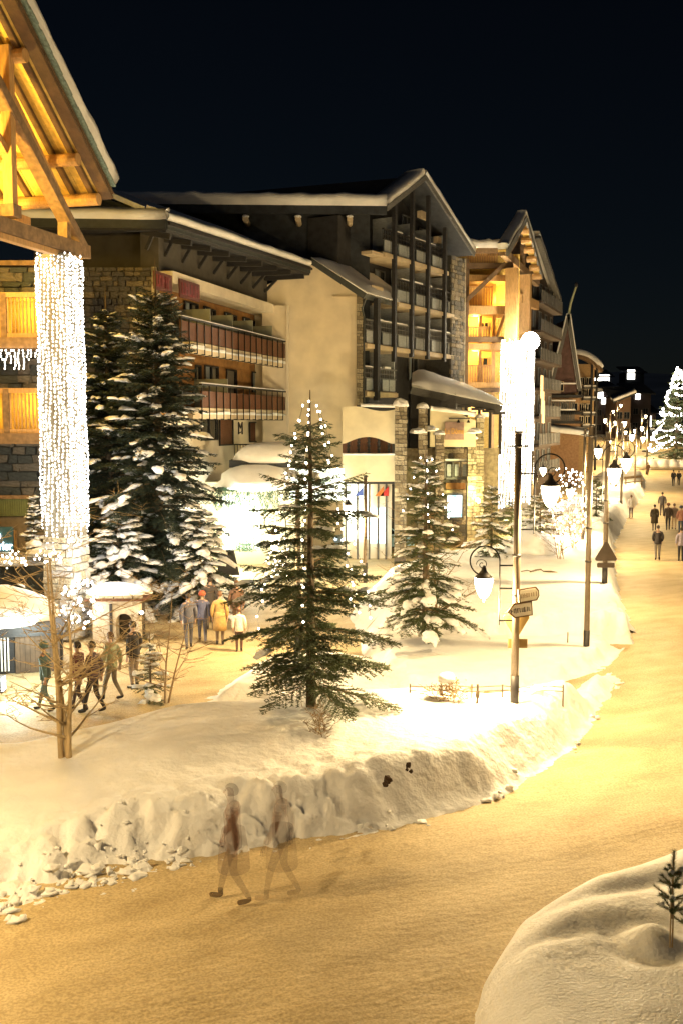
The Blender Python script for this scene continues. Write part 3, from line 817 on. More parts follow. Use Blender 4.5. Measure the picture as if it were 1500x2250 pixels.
# stone pillars, each capped with snow
FP = Frame((2.97, 50.0), 31.0)
for px0, px1, ptop, pbot, Y in ((866, 893, 892, 1150, 49.6), (918, 938, 897, 1180, 51.6), (955, 975, 955, 1180, 52.4), (1026, 1046, 965, 1200, 55.0), (1045, 1062, 918, 1200, 56.2)):
    FF = Frame((0, Y), 90); xA, xB = W(px0, 1000, Y).x, W(px1, 1000, Y).x; zT = zz(px0, ptop, Y); zB = .3
    part_box(RT_, 'pillar', FF, xA + .03, xB - .03, -.6, -.03, 0, zT, MORTAR)
    stones(RT_, FF, xA, xB, zz(px0, 1060, Y), zT, .22, .30, [STONEL, STONEB], 60, int(px0), b=.0, depth=.13)
    stones(RT_, FF, xA, xB, zB, zz(px0, 1060, Y), .22, .30, [STONEL, STONEB], 0, int(px0) + 1, b=.0, depth=.13, merge=True)
    b = MB(); w_ = xB - xA; b.blob(((xA + xB) / 2, Y + .25, zT + .02), (w_ * .68, w_ * .68, w_ * (.62 if ptop < 900 else .45)), 12, 7, .18, px0, True); b.build('snow_cap', SNOW, RT_)
# sign wall
FS = Frame((0, 54.6), 90)
x0, x1 = W(944, 950, 54.6).x, W(1044, 950, 54.6).x; n = 14
tp = lambda i: zz(990, 900, 54.6) + .16 * math.sin(i / n * 4 + .8) - .45 * (i / n) ** 2
b = MB()
for i in range(n):
    xa_, xb_ = lerp(x0, x1, i / n), lerp(x0, x1, (i + 1) / n)
    b.prism([FS.p(xa_, 0, tp(i)), FS.p(xb_, 0, tp(i + 1)), FS.p(xb_, 0, zz(990, 982, 54.6)), FS.p(xa_, 0, zz(990, 982, 54.6))], (0, .4, 0))
b.build('sign_wall', CREAM2, RT_)
roof_snow(RT_, (FS.p(x0, .08, zz(950, 902, 54.6)), FS.p(x1, .08, zz(1040, 914, 54.6))), .24, Vector((0, .5, 0)), seed=12, n=14)
sp = part_box(RT_, 'sign_board', FS, W(976, 930, 54.6).x, W(1018, 930, 54.6).x, .02, .08, zz(990, 966, 54.6), zz(990, 927, 54.6), M('sign_board', (.30, .20, .17), .6))
def text(parent, s, loc, size, mat, rz=0.0, name='lettering', ext=.012, sx=1.0, align='CENTER'):
    c = bpy.data.curves.new(name, 'FONT'); c.body = s; c.size = size; c.extrude = ext; c.align_x = align; c.align_y = 'CENTER'
    t_ = bpy.data.objects.new(name, c); COL.objects.link(t_)
    dg = bpy.context.evaluated_depsgraph_get(); me = bpy.data.meshes.new_from_object(t_.evaluated_get(dg), depsgraph=dg)
    bpy.data.objects.remove(t_); me.materials.clear(); me.materials.append(mat)
    o = bpy.data.objects.new(name, me); COL.objects.link(o); o.parent = parent; o['kind'] = 'stuff'
    o.location = Vector(loc) - Vector(world_loc(parent)); o.rotation_euler = (math.pi / 2, 0, rz); o.scale = (sx, 1, 1)
    return o
text(sp, 'Le D\u00f4me', (W(997, 948, 54.6).x, 54.49, zz(997, 948, 54.6)), .44, GOLD, sx=.62)
part_box(RT_, 'lamp_rail', FS, W(984, 917, 54.6).x, W(1030, 917, 54.6).x, .14, .18, zz(1000, 921, 54.6), zz(1000, 918, 54.6), METALD)
for px in (1006, 1028):
    b = MB(); q = W(px, 922, 54.4); b.lathe([(.02, 0), (.06, -.08), (.10, -.16), (.09, -.17)], q, 8); b.build('spot', IRON, RT_)
for px, py in ((918, 950), (945, 945), (1040, 950)):
    q = W(px, py, 54.0 if px > 930 else 51); b = MB(); b.blob(q, (.40, .3, .24), 12, 8, .35, px, True); b.build('snow_clump', SNOW, RT_)
# walls behind the pillars, wooden box window, doorway with poster
part_box(RT_, 'rear_wall', Frame((0, 58.5), 90), W(870, 1000, 58.5).x, W(1095, 1000, 58.5).x, -.5, 0, 0, zz(990, 985, 58.5), STONEB)
FW = Frame((0, 56.5), 90)
stones(RT_, FW, W(975, 1000, 56.5).x, W(1060, 1000, 56.5).x, .3, zz(990, 985, 56.5), .24, .36, [STONEL, STONEB, STONE], 170, 77, b=.02)
wb = part_box(RT_, 'wooden_balcony', FW, W(976, 1030, 56.5).x, W(1027, 1030, 56.5).x, .15, .7, zz(990, 1052, 56.5), zz(990, 1047, 56.5), GREYW)
x0, x1 = W(976, 1030, 56).x, W(1027, 1030, 56).x; zA, zB = zz(990, 1050, 56), zz(990, 1012, 56)
b = MB(); b.fbox(FW, x0, x1, .66, .74, zB - .06, zB)
for i in range(4): b.fbox(FW, lerp(x0, x1, i / 3) - .04, lerp(x0, x1, i / 3) + .04, .65, .75, zA, zB - .06)
b.build('railing', GREYW, wb)
for i in range(3):
    b = MB(); b.fbox(FW, lerp(x0, x1, i / 3) + .1, lerp(x0, x1, (i + 1) / 3) - .1, .68, .72, zA + .1, zB - .2); b.build('panel', PANEL, wb)
b = MB(); b.fbox(FW, x0, x1, .6, .8, zB + .005, zB + .10); b.build('snow_strip', SNOW, wb)
part_box(RT_, 'niche', FW, x0 + .1, x1 - .1, .1, .16, zz(990, 1076, 56), zA - .3, OCHREW)
dx0, dx1 = W(980, 1110, 56).x, W(1018, 1110, 56).x
window(RT_, FW, dx0, dx1, zz(990, 1140, 56), zz(990, 1086, 56), .2, frame=STONE, glass=LITBLUE, mull=0, name='lit_doorway')
b = MB(); b.fbox(FW, W(985, 1080, 56).x - .3, W(1018, 1080, 56).x + .3, .12, .3, zz(990, 1084, 56) + .02, zz(990, 1078, 56) + .02); b.build('lintel', STONEL, RT_)
lamp('niche_lamp', (W(1050, 1110, 54.5).x, 54.0, 3.0), 220, (1.0, .9, .35), RT_, .1)
b = MB(); b.blob((W(1050, 1100, 54.2).x, 54.2, zz(1050, 1100, 54.2)), (.09, .09, .13), 8, 6, 0); b.build('wall_light', M('lit_yellow_globe', (1, 1, 1), emit=(1, .92, .5), estr=14, sample=False), RT_)
lamp('facade_light', (W(840, 1065, 47).x, 46.2, 2.6), 130, (1.0, .9, .66), RT_, .2)
# long dark canopy roof loaded with snow
CR0, CR1 = W(905, 850, 58.5), W(1104, 893, 62.0)
CB0, CB1 = W(905, 822, 61.0), W(1040, 862, 66.0)
slab(RT_, 'canopy_roof', [CR0, CR1, CB1, CB0], .45, DARKW)
part_box(RT_, 'canopy_wall', Frame((0, 60.0), 90), CR0.x, W(1000, 900, 60).x, -2, 0, 5, CR0.z - .3, DARKW)
q = [CR0 + Vector((-.05, -.15, .02)), CR1 + Vector((.15, -.15, .02)), CB1, CB0]; b = MB(); n = 12
for i in range(n + 1):
    for j in range(n + 1):
        s, t = i / n, j / n; p = q[0].lerp(q[1], s).lerp(q[3].lerp(q[2], s), t); e = min(1, min(s, 1 - s, t) * 6 + .02) ** .5
        b.v.append((p + Vector((0, 0, .03 + .42 * e + .10 * noise.noise(p * .9)))).to_tuple())
for i in range(n):
    for j in range(n):
        a = i * (n + 1) + j; b.f.append((a, a + n + 1, a + n + 2, a + 1)); b.m.append(0)
b.prism(q, (0, 0, .03)); b.build('snow_cover', SNOW, RT_, True)
for px, Y in ((985, 60.0), (1022, 60.6), (1052, 61.2), (1076, 61.6), (1098, 61.8)):
    x = W(px, 900, Y).x; b = MB(); zt_ = CR0.z + (CR1.z - CR0.z) * (px - 905) / 199 - .4
    b.beam((x, Y, zt_ - 2.6), (x, Y, zt_), .16, .16); b.beam((x - .5, Y, zt_ - .05), (x + .3, Y, zt_ - .05), .12, .16); b.build('canopy_post', DARKW, RT_)
for px0, px1 in ((1028, 1048), (1055, 1072)):
    part_box(RT_, 'lit_window', Frame((0, 62.4), 90), W(px0, 910, 62.4).x, W(px1, 910, 62.4).x, 0, .05, zz(1040, 916, 62.4), zz(1040, 894, 62.4), LITWIN)

# ================================================================== shop pavilion with garlanded canopy
SP_ = thing('shop_pavilion', 'brightly lit shop front under a snow-laden canopy hung with fir garland', 'shop', (-4, 49, 0))
FQ = Frame((0, 49.0), 90)
x0, x1 = W(470, 1150, 49).x, W(664, 1150, 49).x
part_box(SP_, 'wall', FQ, x0 - 1, x1, -3, -.3, 0, zz(560, 1060, 49), CREAM2)
b = MB(); xg0, xg1 = W(488, 1150, 49).x, W(572, 1150, 49).x; zg0, zg1 = zz(530, 1208, 49), zz(530, 1088, 49)
part_box(SP_, 'lit_window', FQ, xg0, xg1, -.28, -.2, zg0, zg1, LITSHOP)
for i in range(12):
    x = lerp(xg0, xg1, i / 11); part_box(SP_, 'glazing_bar', FQ, x - .025, x + .025, -.19, -.14, zg0, zg1, WHITEW)
part_box(SP_, 'lit_window', FQ, W(690, 1150, 49).x - 1.2, W(755, 1150, 49).x, -.28, -.2, zz(530, 1100, 49), zz(530, 1030, 49), LITSHOP)
part_box(SP_, 'canopy_board', FQ, W(505, 1018, 47.6).x, W(650, 1018, 47.6).x, .2, 1.6, zz(560, 1027, 47.6), zz(560, 1011, 47.6), ROOFD)
def snow_heap(parent, c, r, seed, name='snow_heap'):
    b = MB(); b.blob(c, r, 20, 10, .2, seed, True); return b.build(name, SNOW, parent, True)
snow_heap(SP_, (W(592, 1008, 48).x, 48.0, zz(592, 1010, 48)), (1.75, .9, .85), 3)
snow_heap(SP_, (W(560, 1066, 47).x, 47.4, zz(560, 1070, 47.0)), (1.95, 1.0, 1.0), 6)
part_box(SP_, 'canopy_roof', FQ, W(480, 1070, 47).x, W(650, 1070, 47).x, .2, 2.2, zz(560, 1078, 47), zz(560, 1070, 47) - .01, DARKW)
g = MB(); R = random.Random(8)
xl, xr = W(468, 1080, 46.7).x, W(612, 1080, 46.7).x
for k in range(1500):
    t = R.random(); hang = .30 + .28 * abs(math.sin(t * 18)) 
    q = Vector((lerp(xl, xr, t), 46.7 + R.uniform(-.15, .15), zz(540, 1070, 46.7) - R.random() * hang * 2.0)); a = Vector((R.uniform(-.5, .5), R.uniform(-.3, .3), -1)) * R.uniform(.08, .2)
    g.add([q, q + Vector((.03, 0, 0)), q + a], [(0, 1, 2)])
for k in range(900):
    q = Vector((W(520 + R.gauss(22, 16), 1195, 47.5).x, 47.5 + R.gauss(0, .2), zz(540, 1212 - abs(R.gauss(0, 14)), 47.5))); a = Vector((R.uniform(-1, 1), R.uniform(-.5, .5), R.uniform(-.2, 1))) * .15
    g.add([q, q + Vector((.03, 0, .01)), q + a], [(0, 1, 2)])
g.build('fir_garland', M('fir_garland', (.03, .07, .03), .7, .3), SP_, kind='stuff')
lamp('shop_light', (W(530, 1150, 46.6).x, 46.2, 2.3), 420, (.92, 1.0, .84), SP_, .4)
b = MB(); q = W(502, 1215, 45.0); q.z = .1
b.prism([q + Vector(v) for v in ((-.5, 0, 0), (.5, 0, 0), (.25, 0, 1.15), (-.42, 0, 1.15))], (0, .12, 0)); tag(b.build('sandwich_board', DARKW), 'dark leaning signboard in front of the bright shop', 'sign board')
# ================================================================== lit timber building with the light-wrapped column (left)
TB = thing('timber_building', 'lit timber chalet roof on a tall light-wrapped column at the left edge', 'building', (-10, 34, 0))
FT = Frame((-8.80, 32.0), 14.0)
AC, HALF, ZRIDGE, ZEAVE = -6.6, 8.5, 20.75, 14.45     # gable centre along the street, half width, heights
SL = (ZRIDGE - ZEAVE) / HALF
def zroof(a): return ZRIDGE - SL * abs(a - AC)
aE_ = AC + HALF
B1, B0 = .62, -7.0
for sgn in (1, -1):
    e = AC + sgn * HALF; nb_ = 9
    for i in range(nb_):      # roof boards seen from below
        t0, t1 = i / nb_, (i + 1) / nb_; bb0, bb1 = lerp(B1, B0, t0), lerp(B1, B0, t1)
        b = MB(); q = [FT.p(AC, bb0 - .01, zroof(AC)), FT.p(e, bb0 - .01, zroof(e)), FT.p(e, bb1 + .01, zroof(e)), FT.p(AC, bb1 + .01, zroof(AC))]
        b.prism(q, (0, 0, .06)); b.build('roof_board', SOFFITW, TB)
    slab(TB, 'roof', [FT.p(AC, B1 + .05, zroof(AC) + .22), FT.p(e + sgn * .1, B1 + .05, zroof(e) + .15), FT.p(e + sgn * .1, B0, zroof(e) + .15), FT.p(AC, B0, zroof(AC) + .22)], .14, ROOFD)
    b = MB(); b.beam(FT.p(AC, B1 + .03, zroof(AC) - .06), FT.p(e, B1 + .03, zroof(e) - .06), .10, .40, FT.n); b.build('verge_board', VERGE, TB)
    b = MB(); b.beam(FT.p(AC, B1 + .12, zroof(AC) + .10), FT.p(e + sgn * .05, B1 + .12, zroof(e) + .10), .08, .22, FT.n); b.build('verge_board', VERGE, TB)
    n = 46 if sgn > 0 else 0
    for i in range(n):        # roof slates showing along the verge
        a = lerp(AC, e, (i + .5) / n); b = MB(); R = random.Random(i)
        c = FT.p(a, B1 + .06, zroof(a) + .31)
        b.beam(c - FT.u * .11 + Vector((0, 0, SL * .11 + .02)), c + FT.u * .12 - Vector((0, 0, SL * .12 - .03)), .55 + R.uniform(-.03, .05), .05); b.build('slate', SLATE, TB)
    roof_snow(TB, (FT.p(AC, B1 + .22, zroof(AC) + .38), FT.p(e + sgn * .1, B1 + .22, zroof(e) + .36)), .62, FT.n * -2.4, seed=14 + sgn, n=30, mat=SNOWF)
    for bb in (.22, -.45, -1.15, -2.1, -3.1):
        b = MB(); b.beam(FT.p(AC, bb, zroof(AC) - .10), FT.p(e, bb, zroof(e) - .10), .13, .18, FT.n); b.build('rafter', VERGE, TB)
# round purlins sticking out under the verge
def purlin(px, py, a=None):
    d = FT.at(px, py, .9)
    r = .20; b = MB(); zc = zroof(d[0]) - .20 - r
    b.tube([FT.p(d[0], .5, zc), FT.p(d[0], -6, zc)], r, 12); b.build('purlin', TIMBER, TB)
purlin(88, 240); purlin(200, 432)
b = MB(); za = zroof(aE_) - .15; b.tube([FT.p(aE_ - .35, .52, za), FT.p(aE_ - .35, -6, za)], .2, 12); b.build('purlin', TIMBER, TB)
# truss: tie beam, king post, raking braces
def TP(px, py, b): 
    a, z = FT.at(px, py, b); return FT.p(a, b, z)
tA, tB_ = TP(-160, 442, 0), TP(190, 555, 0)
b = MB(); b.beam(tA, tB_, .34, .42); b.build('tie_beam', TIMBERB, TB)
b = MB(); b.beam(tA + Vector((0, 0, -.32)), tB_ + Vector((0, 0, -.32)) - FT.u * .5, .26, .16); b.build('lower_tie', TIMBER, TB)
b = MB(); p0 = TP(25, 470, 0); b.beam(p0, Vector((p0.x, p0.y, zroof((p0 - FT.o).dot(FT.u)) - .3)), .26, .30, FT.n); kp = b.build('king_post', TIMBER, TB)
b = MB(); b.beam(p0 + Vector((0, 0, -.1)), p0 + Vector((0, 0, .25)), .42, .42, FT.n); b.build('post_shoe', TIMBERB, kp)
b = MB(); b.beam(TP(-60, 90, 0), TP(178, 545, 0), .30, .42, FT.n); b.build('principal_rafter', TIMBERB, TB)
b = MB(); b.beam(TP(-40, 20, 0) - FT.n * .4, TP(150, 420, 0) - FT.n * .4, .2, .24, FT.n); b.build('principal_rafter', TIMBER, TB)
b = MB(); b.beam(TP(20, 350, -.1), TP(-90, 150, -.1), .2, .24, FT.n); b.build('raking_brace', TIMBER, TB)
b = MB(); b.beam(TP(142, 475, -.05), TP(142, 545, -.05), .24, .34, FT.n); b.build('short_post', TIMBERB, TB)
# rafter-tail wall glowing inside
b = MB(); b.fbox(FT, -9, aE_ - .9, -5.2, -5.0, 12.6, 16.5); b.build('inner_wall', SOFFITW, TB)
part_box(TB, 'inner_beam', FT, -9, aE_ - .5, -2.2, -1.9, 13.55, 13.8, TIMBER)
part_box(TB, 'inner_beam', FT, -9, aE_ - .5, -4.2, -3.9, 13.45, 13.7, TIMBER)
lamp('roof_light', FT.p(-1.6, -2.6, 13.2), 560, (1.0, .60, .10), TB, .25)
lamp('roof_light', FT.p(-5.5, -1.4, 14.0), 800, (1.0, .60, .10), TB, .25)
# the column: coursed stone, wrapped in a curtain of bulbs
def column(parent, F, a, b_, w0, w1, z1, mat, nlim, seed):
    n = 14
    b = MB(); V = []
    for i in range(n + 1):
        z = z1 * i / n; w_ = lerp(w0, w1, i / n)
        V += [F.p(a - w_, b_ - w_, z), F.p(a + w_, b_ - w_, z), F.p(a + w_, b_ + w_, z), F.p(a - w_, b_ + w_, z)]
    Fc = [(i * 4 + j, i * 4 + (j + 1) % 4, i * 4 + 4 + (j + 1) % 4, i * 4 + 4 + j) for i in range(n) for j in range(4)]
    b.add(V, Fc); return b.build('column', mat, parent)
def curtain(name, label, F, a, b_, w0, w1, z0, z1, H, gx, gz, r, seed, group, bulb, thin=True):
    o = F.p(a, b_, 0); th = thing(name, label, 'string lights', (o.x, o.y, z0), group); R = random.Random(seed)
    B_ = MB(); C_ = MB()
    for side in range(4):
        w_ = w1; n = int(2 * w_ / gx)
        for i in range(n + 1):
            z = z1 - R.uniform(0, .25); f0 = -1 + 2 * (i + R.uniform(-.15, .15)) / n; pts = []
            stop = z0 + R.uniform(-.2, 1.0) if thin else z0
            while z > stop:
                wz = lerp(w0, w1, z / H) + .05; f = f0 + .05 * math.sin(z * 2.1 + i)
                c = {0: (f * wz, wz), 1: (wz, f * wz), 2: (f * wz, -wz), 3: (-wz, f * wz)}[side]
                p = F.p(a + c[0], b_ + c[1], z) + Vector((R.uniform(-.02, .02), R.uniform(-.02, .02), 0))
                k = r * R.uniform(.8, 1.25)
                V = [p + Vector(v) * k for v in ((1, 0, 0), (-.5, .87, 0), (-.5, -.87, 0), (0, 0, 1.35), (0, 0, -1.35))]
                B_.add(V, [(0, 1, 3), (1, 2, 3), (2, 0, 3), (1, 0, 4), (2, 1, 4), (0, 2, 4)])
                pts.append(p); z -= gz * R.uniform(.75, 1.3)
            if len(pts) > 1: C_.tube([pts[0], pts[-1]], .006, 3, False)
    B_.build('bulbs', bulb, th, True, 'stuff'); C_.build('cords', IRON, th, False, 'stuff')
    return th
cw1, cw0 = .46, .50; zc1 = 12.25
column(TB, FT, 0, -.1, cw0, cw1, zc1, M('column_stone_backing', (.20, .18, .14), .9), 0, 1)
o0 = FT.p(0, -.1, 0)
for F_, seed in ((Frame((FT.p(0, cw0 - .1, 0).x, FT.p(0, cw0 - .1, 0).y), 14), 3), (Frame((FT.p(-cw0, -.1, 0).x, FT.p(-cw0, -.1, 0).y), 104), 4)):
    stones(TB, F_, -cw0, cw0, .1, 3.4, .24, .34, [STONEL, M('column_stone', (.42, .40, .37), .85, .3, 5, .5)], 90, seed, b=.02, depth=.1)
curtain('light_curtain', 'dense white light curtain wrapped round the tall left column', FT, 0, -.1, cw0, cw1, 3.0, zc1 + .05, zc1, .108, .115, .036, 4, 'light curtains on columns', BULBC)
lamp('curtain_glow', FT.p(.9, .9, 5), 90, (1, .94, .82), TB, .8); lamp('curtain_glow', FT.p(-1.2, 1.2, 3.2), 130, (1, .97, .88), TB, .8)
# dark stone wall behind, with lit slatted balconies
FV = Frame((0, 36.2), 90)
vx0, vx1 = W(-260, 800, 36.2).x, W(112, 800, 36.2).x
part_box(TB, 'stone_wall', FV, vx0, vx1, -3, -.08, 0, 12.6, MORTARD)
stones(TB, FV, W(-12, 800, 36.2).x, vx1, zz(40, 1090, 36.2), 12.55, .27, .55, [STONED, STONE], 220, 21)
part_box(TB, 'timber_band', FV, vx0, vx1, -.05, .25, 12.58, 12.75, TIMBERB)
def lit_balcony(y0, y1, yf, name_l):
    z1_, z0_ = zz(45, y0, 34.8), zz(45, y1, 34.8); F_ = Frame((0, 34.8), 90)
    x0, x1 = W(12, 700, 34.8).x, W(76, 700, 34.8).x
    fl = part_box(TB, 'balcony', F_, W(-200, 700, 34.8).x, W(99, 700, 34.8).x, -1.3, .15, zz(45, yf + 23, 34.8), zz(45, yf, 34.8), TIMBERB)
    n = 8
    for i in range(n):
        x = lerp(x0 + .1, x1, i / (n - 1)); b = MB(); b.fbox(F_, x - .022, x + .022, -.03, .03, z0_ + .1, z1_ - .1); b.build('slat', TIMBER, fl)
    for i in range(4):
        x = W(-40 + i * 14, 700, 34.8).x; b = MB(); b.fbox(F_, x - .03, x + .03, -.03, .03, z0_ + .1, z1_ - .1); b.build('slat', TIMBER, fl)
    b = MB(); b.fbox(F_, x0 - .13, x0 + .07, -.1, .1, z0_ - .05, z1_ + .05); b.build('post', TIMBERB, fl)
    b = MB(); b.fbox(F_, W(-200, 700, 34.8).x, x1 + .1, -.07, .08, z1_ - .09, z1_ + .08); b.fbox(F_, W(-200, 700, 34.8).x, x1 + .1, -.06, .07, z0_ - .08, z0_ + .09); b.build('rail', TIMBER, fl)
    b = MB(); b.fbox(F_, x0 - 1.2, x1 - .05, -1.25, -1.18, z0_, z1_ - .02); b.fbox(F_, x0 - 1.2, x1 - .05, -1.17, -.1, z1_ - .08, z1_ - .02); b.build('back_panel', SOFFITW, fl)
    lamp('balcony_light', (lerp(x0, x1, .55), 35.55, (z0_ * .35 + z1_ * .65)), 13, (1.0, .58, .06), TB, .15)
    lamp('balcony_light', (x0 - .8, 35.55, (z0_ + z1_) / 2), 7, (1.0, .58, .06), TB, .15)
lit_balcony(648, 738, 742, 'a'); lit_balcony(858, 948, 952, 'b')
th = thing('icicle_lights', 'white icicle lights dripping below the upper lit balcony', 'string lights', (W(45, 768, 34.6).x, 34.6, zz(45, 768, 34.6))); R = random.Random(2); cb = MB()
for i in range(11):
    px = -6 + i * 9.6; n = R.choice((3, 4, 5, 7)); pts = []
    for k in range(n):
        p = W(px + R.uniform(-3, 3), 770 + k * 6.6, 34.6); pts.append(p); o = link('bulb', BULBME2, th); o.location = p - Vector(world_loc(th)); k = R.uniform(.8, 1.15); o.scale = (k, k, k)
    cb.tube(pts, .006, 3, False)
cb.build('cable', IRON, th, kind='stuff')
# lower storey: slats with the green light put into their colour, brown boards and the glowing notice board
F_ = Frame((0, 35.6), 90); x0, x1 = W(-60, 1100, 35.6).x, W(66, 1100, 35.6).x
gp_ = part_box(TB, 'lower_rail', F_, x0, x1, -.05, .08, zz(30, 1096, 35.6), zz(30, 1088, 35.6), TIMBERB)
SLATG = M('green_lit_slat', (.12, .14, .05), .7, .2)
for i in range(26):
    x = lerp(x0, x1, i / 25); b = MB(); b.fbox(F_, x - .035, x + .035, -.02, .02, zz(30, 1134, 35.6), zz(30, 1096, 35.6) - .01); b.build('slat', SLATG, gp_)
part_box(TB, 'lower_wall', F_, x0, W(98, 1100, 35.6).x, -.3, -.06, 0, zz(30, 1136, 35.6), M('brown_lower_wall', (.16, .12, .07), .8, .25))
part_box(TB, 'lower_post', F_, W(29, 1200, 35.4).x, W(37, 1200, 35.4).x, .1, .3, 1.5, zz(30, 1166, 35.4), TIMBER)
NB = Frame((0, 34.4), 90); th = thing('notice_board', 'dark teal board with glowing white letters at the left frame edge', 'sign', (W(0, 1230, 34.4).x, 34.4, 1.5))
part_box(th, 'panel', NB, W(-90, 1200, 34.4).x, W(29, 1200, 34.4).x, -.12, 0, zz(20, 1246, 34.4), zz(20, 1158, 34.4), M('teal_board', (.03, .09, .11), .6))
LT = M('glowing_letters', (1, 1, 1), emit=(.8, 1, 1), estr=5, sample=False)
for s, py, px in (('ion', 1176, 3), ('rier', 1200, 28), ('dirr', 1226, 28)):
    text(th, s, (W(px, py, 34.4).x, 34.38, zz(px, py, 34.4)), .42, LT, sx=.75, align='RIGHT')
b = MB(); x = W(60, 1205, 33.6).x
tg = thing('stone_ledge', 'snowy stone ledge at the foot of the light-wrapped column', 'ledge', (x, 33.6, 2.6))
part_box(tg, 'coping', Frame((0, 33.4), 90), W(-80, 1200, 33.4).x, W(108, 1200, 33.4).x, -1.2, .0, 2.2, zz(60, 1218, 33.4) - .05, STONEB)
part_box(tg, 'wall', Frame((0, 33.4), 90), W(-80, 1200, 33.4).x, W(108, 1200, 33.4).x, -1.1, -.08, -.1, 2.19, STONED)
snow_heap(tg, (W(92, 1215, 33).x, 33.2, zz(92, 1222, 33)), (.6, .4, .3), 4); snow_heap(tg, (W(72, 1196, 33.4).x, 33.6, zz(72, 1200, 33.4)), (.25, .25, .2), 5); snow_heap(tg, (W(20, 1240, 33.2).x, 33.3, zz(20, 1242, 33)), (1.1, .4, .25), 8)
# wooden hut with deep snow roof
HX = onground(70, 1478, .1); th = thing('wooden_hut', 'small dark board hut under a thick snow roof at the left edge', 'hut', (HX.x, HX.y + .6, 0))
hf = Frame((0, HX.y), 80); x0 = -1.55
for i in range(9):
    b = MB(); b.fbox(Frame((HX.x, HX.y), 75), -.42 + i * .135, -.42 + i * .135 + .128, -.05, 0, 0, 1.1); b.build('board', M('hut_board', (.10, .065, .04), .8, .3, 4) if i == 0 else bpy.data.materials['hut_board'], th)
b = MB(); b.fbox(Frame((HX.x, HX.y), 75), -1.8, .85, -1.8, -.08, 0, 1.06); b.build('walls', DARKW, th)
b = MB(); q = Frame((HX.x, HX.y), 75); b.prism([q.p(-2.3, .3, 1.1), q.p(.95, .3, 1.1), q.p(.5, .3, 1.4), q.p(-2.3, .3, 1.75)], q.n * -2.3); b.build('roof', DARKW, th)
b = MB(); b.blob(q.p(-1.1, -.8, 1.45), (1.75, 1.3, .85), 20, 10, .25, 4, True); b.build('snow_cover', SNOW, th, True)
b = MB()
for i in range(4): b.fbox(q, -.62 - i * .09, -.58 - i * .09, .02, .08, .1, 1.15)
b.build('ski_rack', M('white_slats', (.7, .7, .7), .6), th)
th = thing('floodlight', 'glaring greenish-white ground floodlight at the left frame edge', 'floodlight', W(-12, 1555, 24.6)); p = Vector(world_loc(th)); p.z = .3; th.location = p
b = MB(); b.box(p + Vector((0, .05, .15)), (.5, .3, .4)); b.build('housing', METALD, th)
b = MB(); b.box(p + Vector((.26, -.02, .18)), (.02, .24, .32)); b.build('lamp_face', M('flood_face', (1, 1, 1), emit=(.9, 1, .9), estr=12, sample=False), th)
lamp('flood_lamp', p + Vector((.5, -.1, .55)), 70, (.88, 1.0, .86), th, .15); lamp('flood_lamp', p + Vector((.3, 2.0, 1.0)), 60, (.88, 1.0, .9), th, .15)
# ice arch shelter on the left mound
IH = onground(256, 1412, .1); th = thing('stone_shelter', 'little whitewashed arched shelter with snowy slate roof beside the footpath', 'shelter', (IH.x, IH.y, 0))
q = Frame((IH.x, IH.y), 90); hw = .74; hz = 1.36; n = 12; b = MB()
ax, aw = .26, .26
def arch_pts():
    return [(ax - aw, 0)] + [(ax - aw * math.cos(math.pi * i / n), .68 + aw * math.sin(math.pi * i / n)) for i in range(n + 1)] + [(ax + aw, 0)]
outer = [(-hw, 0), (-hw, hz), (hw, hz), (hw, 0)]
ap = arch_pts()
b.prism([q.p(a, 0, z) for a, z in [(-hw, 0), (-hw, hz), (ax, hz)] + [p_ for p_ in reversed(ap[:n // 2 + 2])]], (0, .5, 0))
b.prism([q.p(a, 0, z) for a, z in [(ax, hz), (hw, hz), (hw, 0)] + [p_ for p_ in reversed(ap[n // 2 + 1:])]], (0, .5, 0))
b.build('arch_wall', M('whitewash', (.62, .55, .45), .9, .15, 5, .4, 14), th)
part_box(th, 'back_wall', q, -hw, hw, -1.0, -.52, 0, hz, M('dark_interior', (.05, .04, .03), .9))
part_box(th, 'post', q, -.18, -.10, .01, .08, 0, hz - .1, METALD)
rf = part_box(th, 'roof', q, -hw - .2, hw + .25, -1.1, .2, hz + .01, hz + .1, BROWNW)
for i in range(6): part_box(rf, 'slate', q, -hw - .15 + i * .30, -hw + .12 + i * .30, .02, .22, hz + .11, hz + .19, STONEL)
b = MB(); b.blob(q.p(0, -.5, hz + .18), (1.1, .7, .30), 16, 8, .25, 7, True); b.build('snow_cover', SNOW, th, True)
b = MB(); b.blob(q.p(hw + .12, .1, 1.0), (.06, .06, .06), 8, 6, 0); b.build('wall_light', BULBW, th); part_box(th, 'light_bracket', q, hw + .01, hw + .1, .06, .12, .9, .96, IRON)

# ================================================================== far lit timber tower
TT = thing('timber_tower', 'glowing golden timber tower with steep gable beyond the dark apartments', 'building', (13, 76, 0))
FE = Frame((0, 73.0), 90)                 # side facing the viewer
FN = Frame((W(1118, 700, 73).x, 73.0), 19.0)   # street side
def ex(px): return W(px, 700, 73).x
def ez(py): return zz(1060, py, 73)
X0, X1 = ex(1018), ex(1116)
part_box(TT, 'corner_post', FE, X0, ex(1028), -.2, .15, 3, ez(570), VERGE)
part_box(TT, 'core_wall', FE, X0, X1 + 1.2, -6.5, -2.6, 0, ez(545), SOFFITW)
for y0, y1, px1 in ((578, 590, 1124), (740, 752, 1106), (852, 862, 1098)):
    part_box(TT, 'cross_beam', FE, ex(1026), ex(px1), -.15, .14, ez(y1), ez(y0), VERGE)
for y0, y1 in ((604, 618), (672, 690), (755, 768), (840, 852)):
    part_box(TT, 'deck', FE, ex(1026), ex(1112), -2.6, .05, ez(y1), ez(y0), TIMBER)
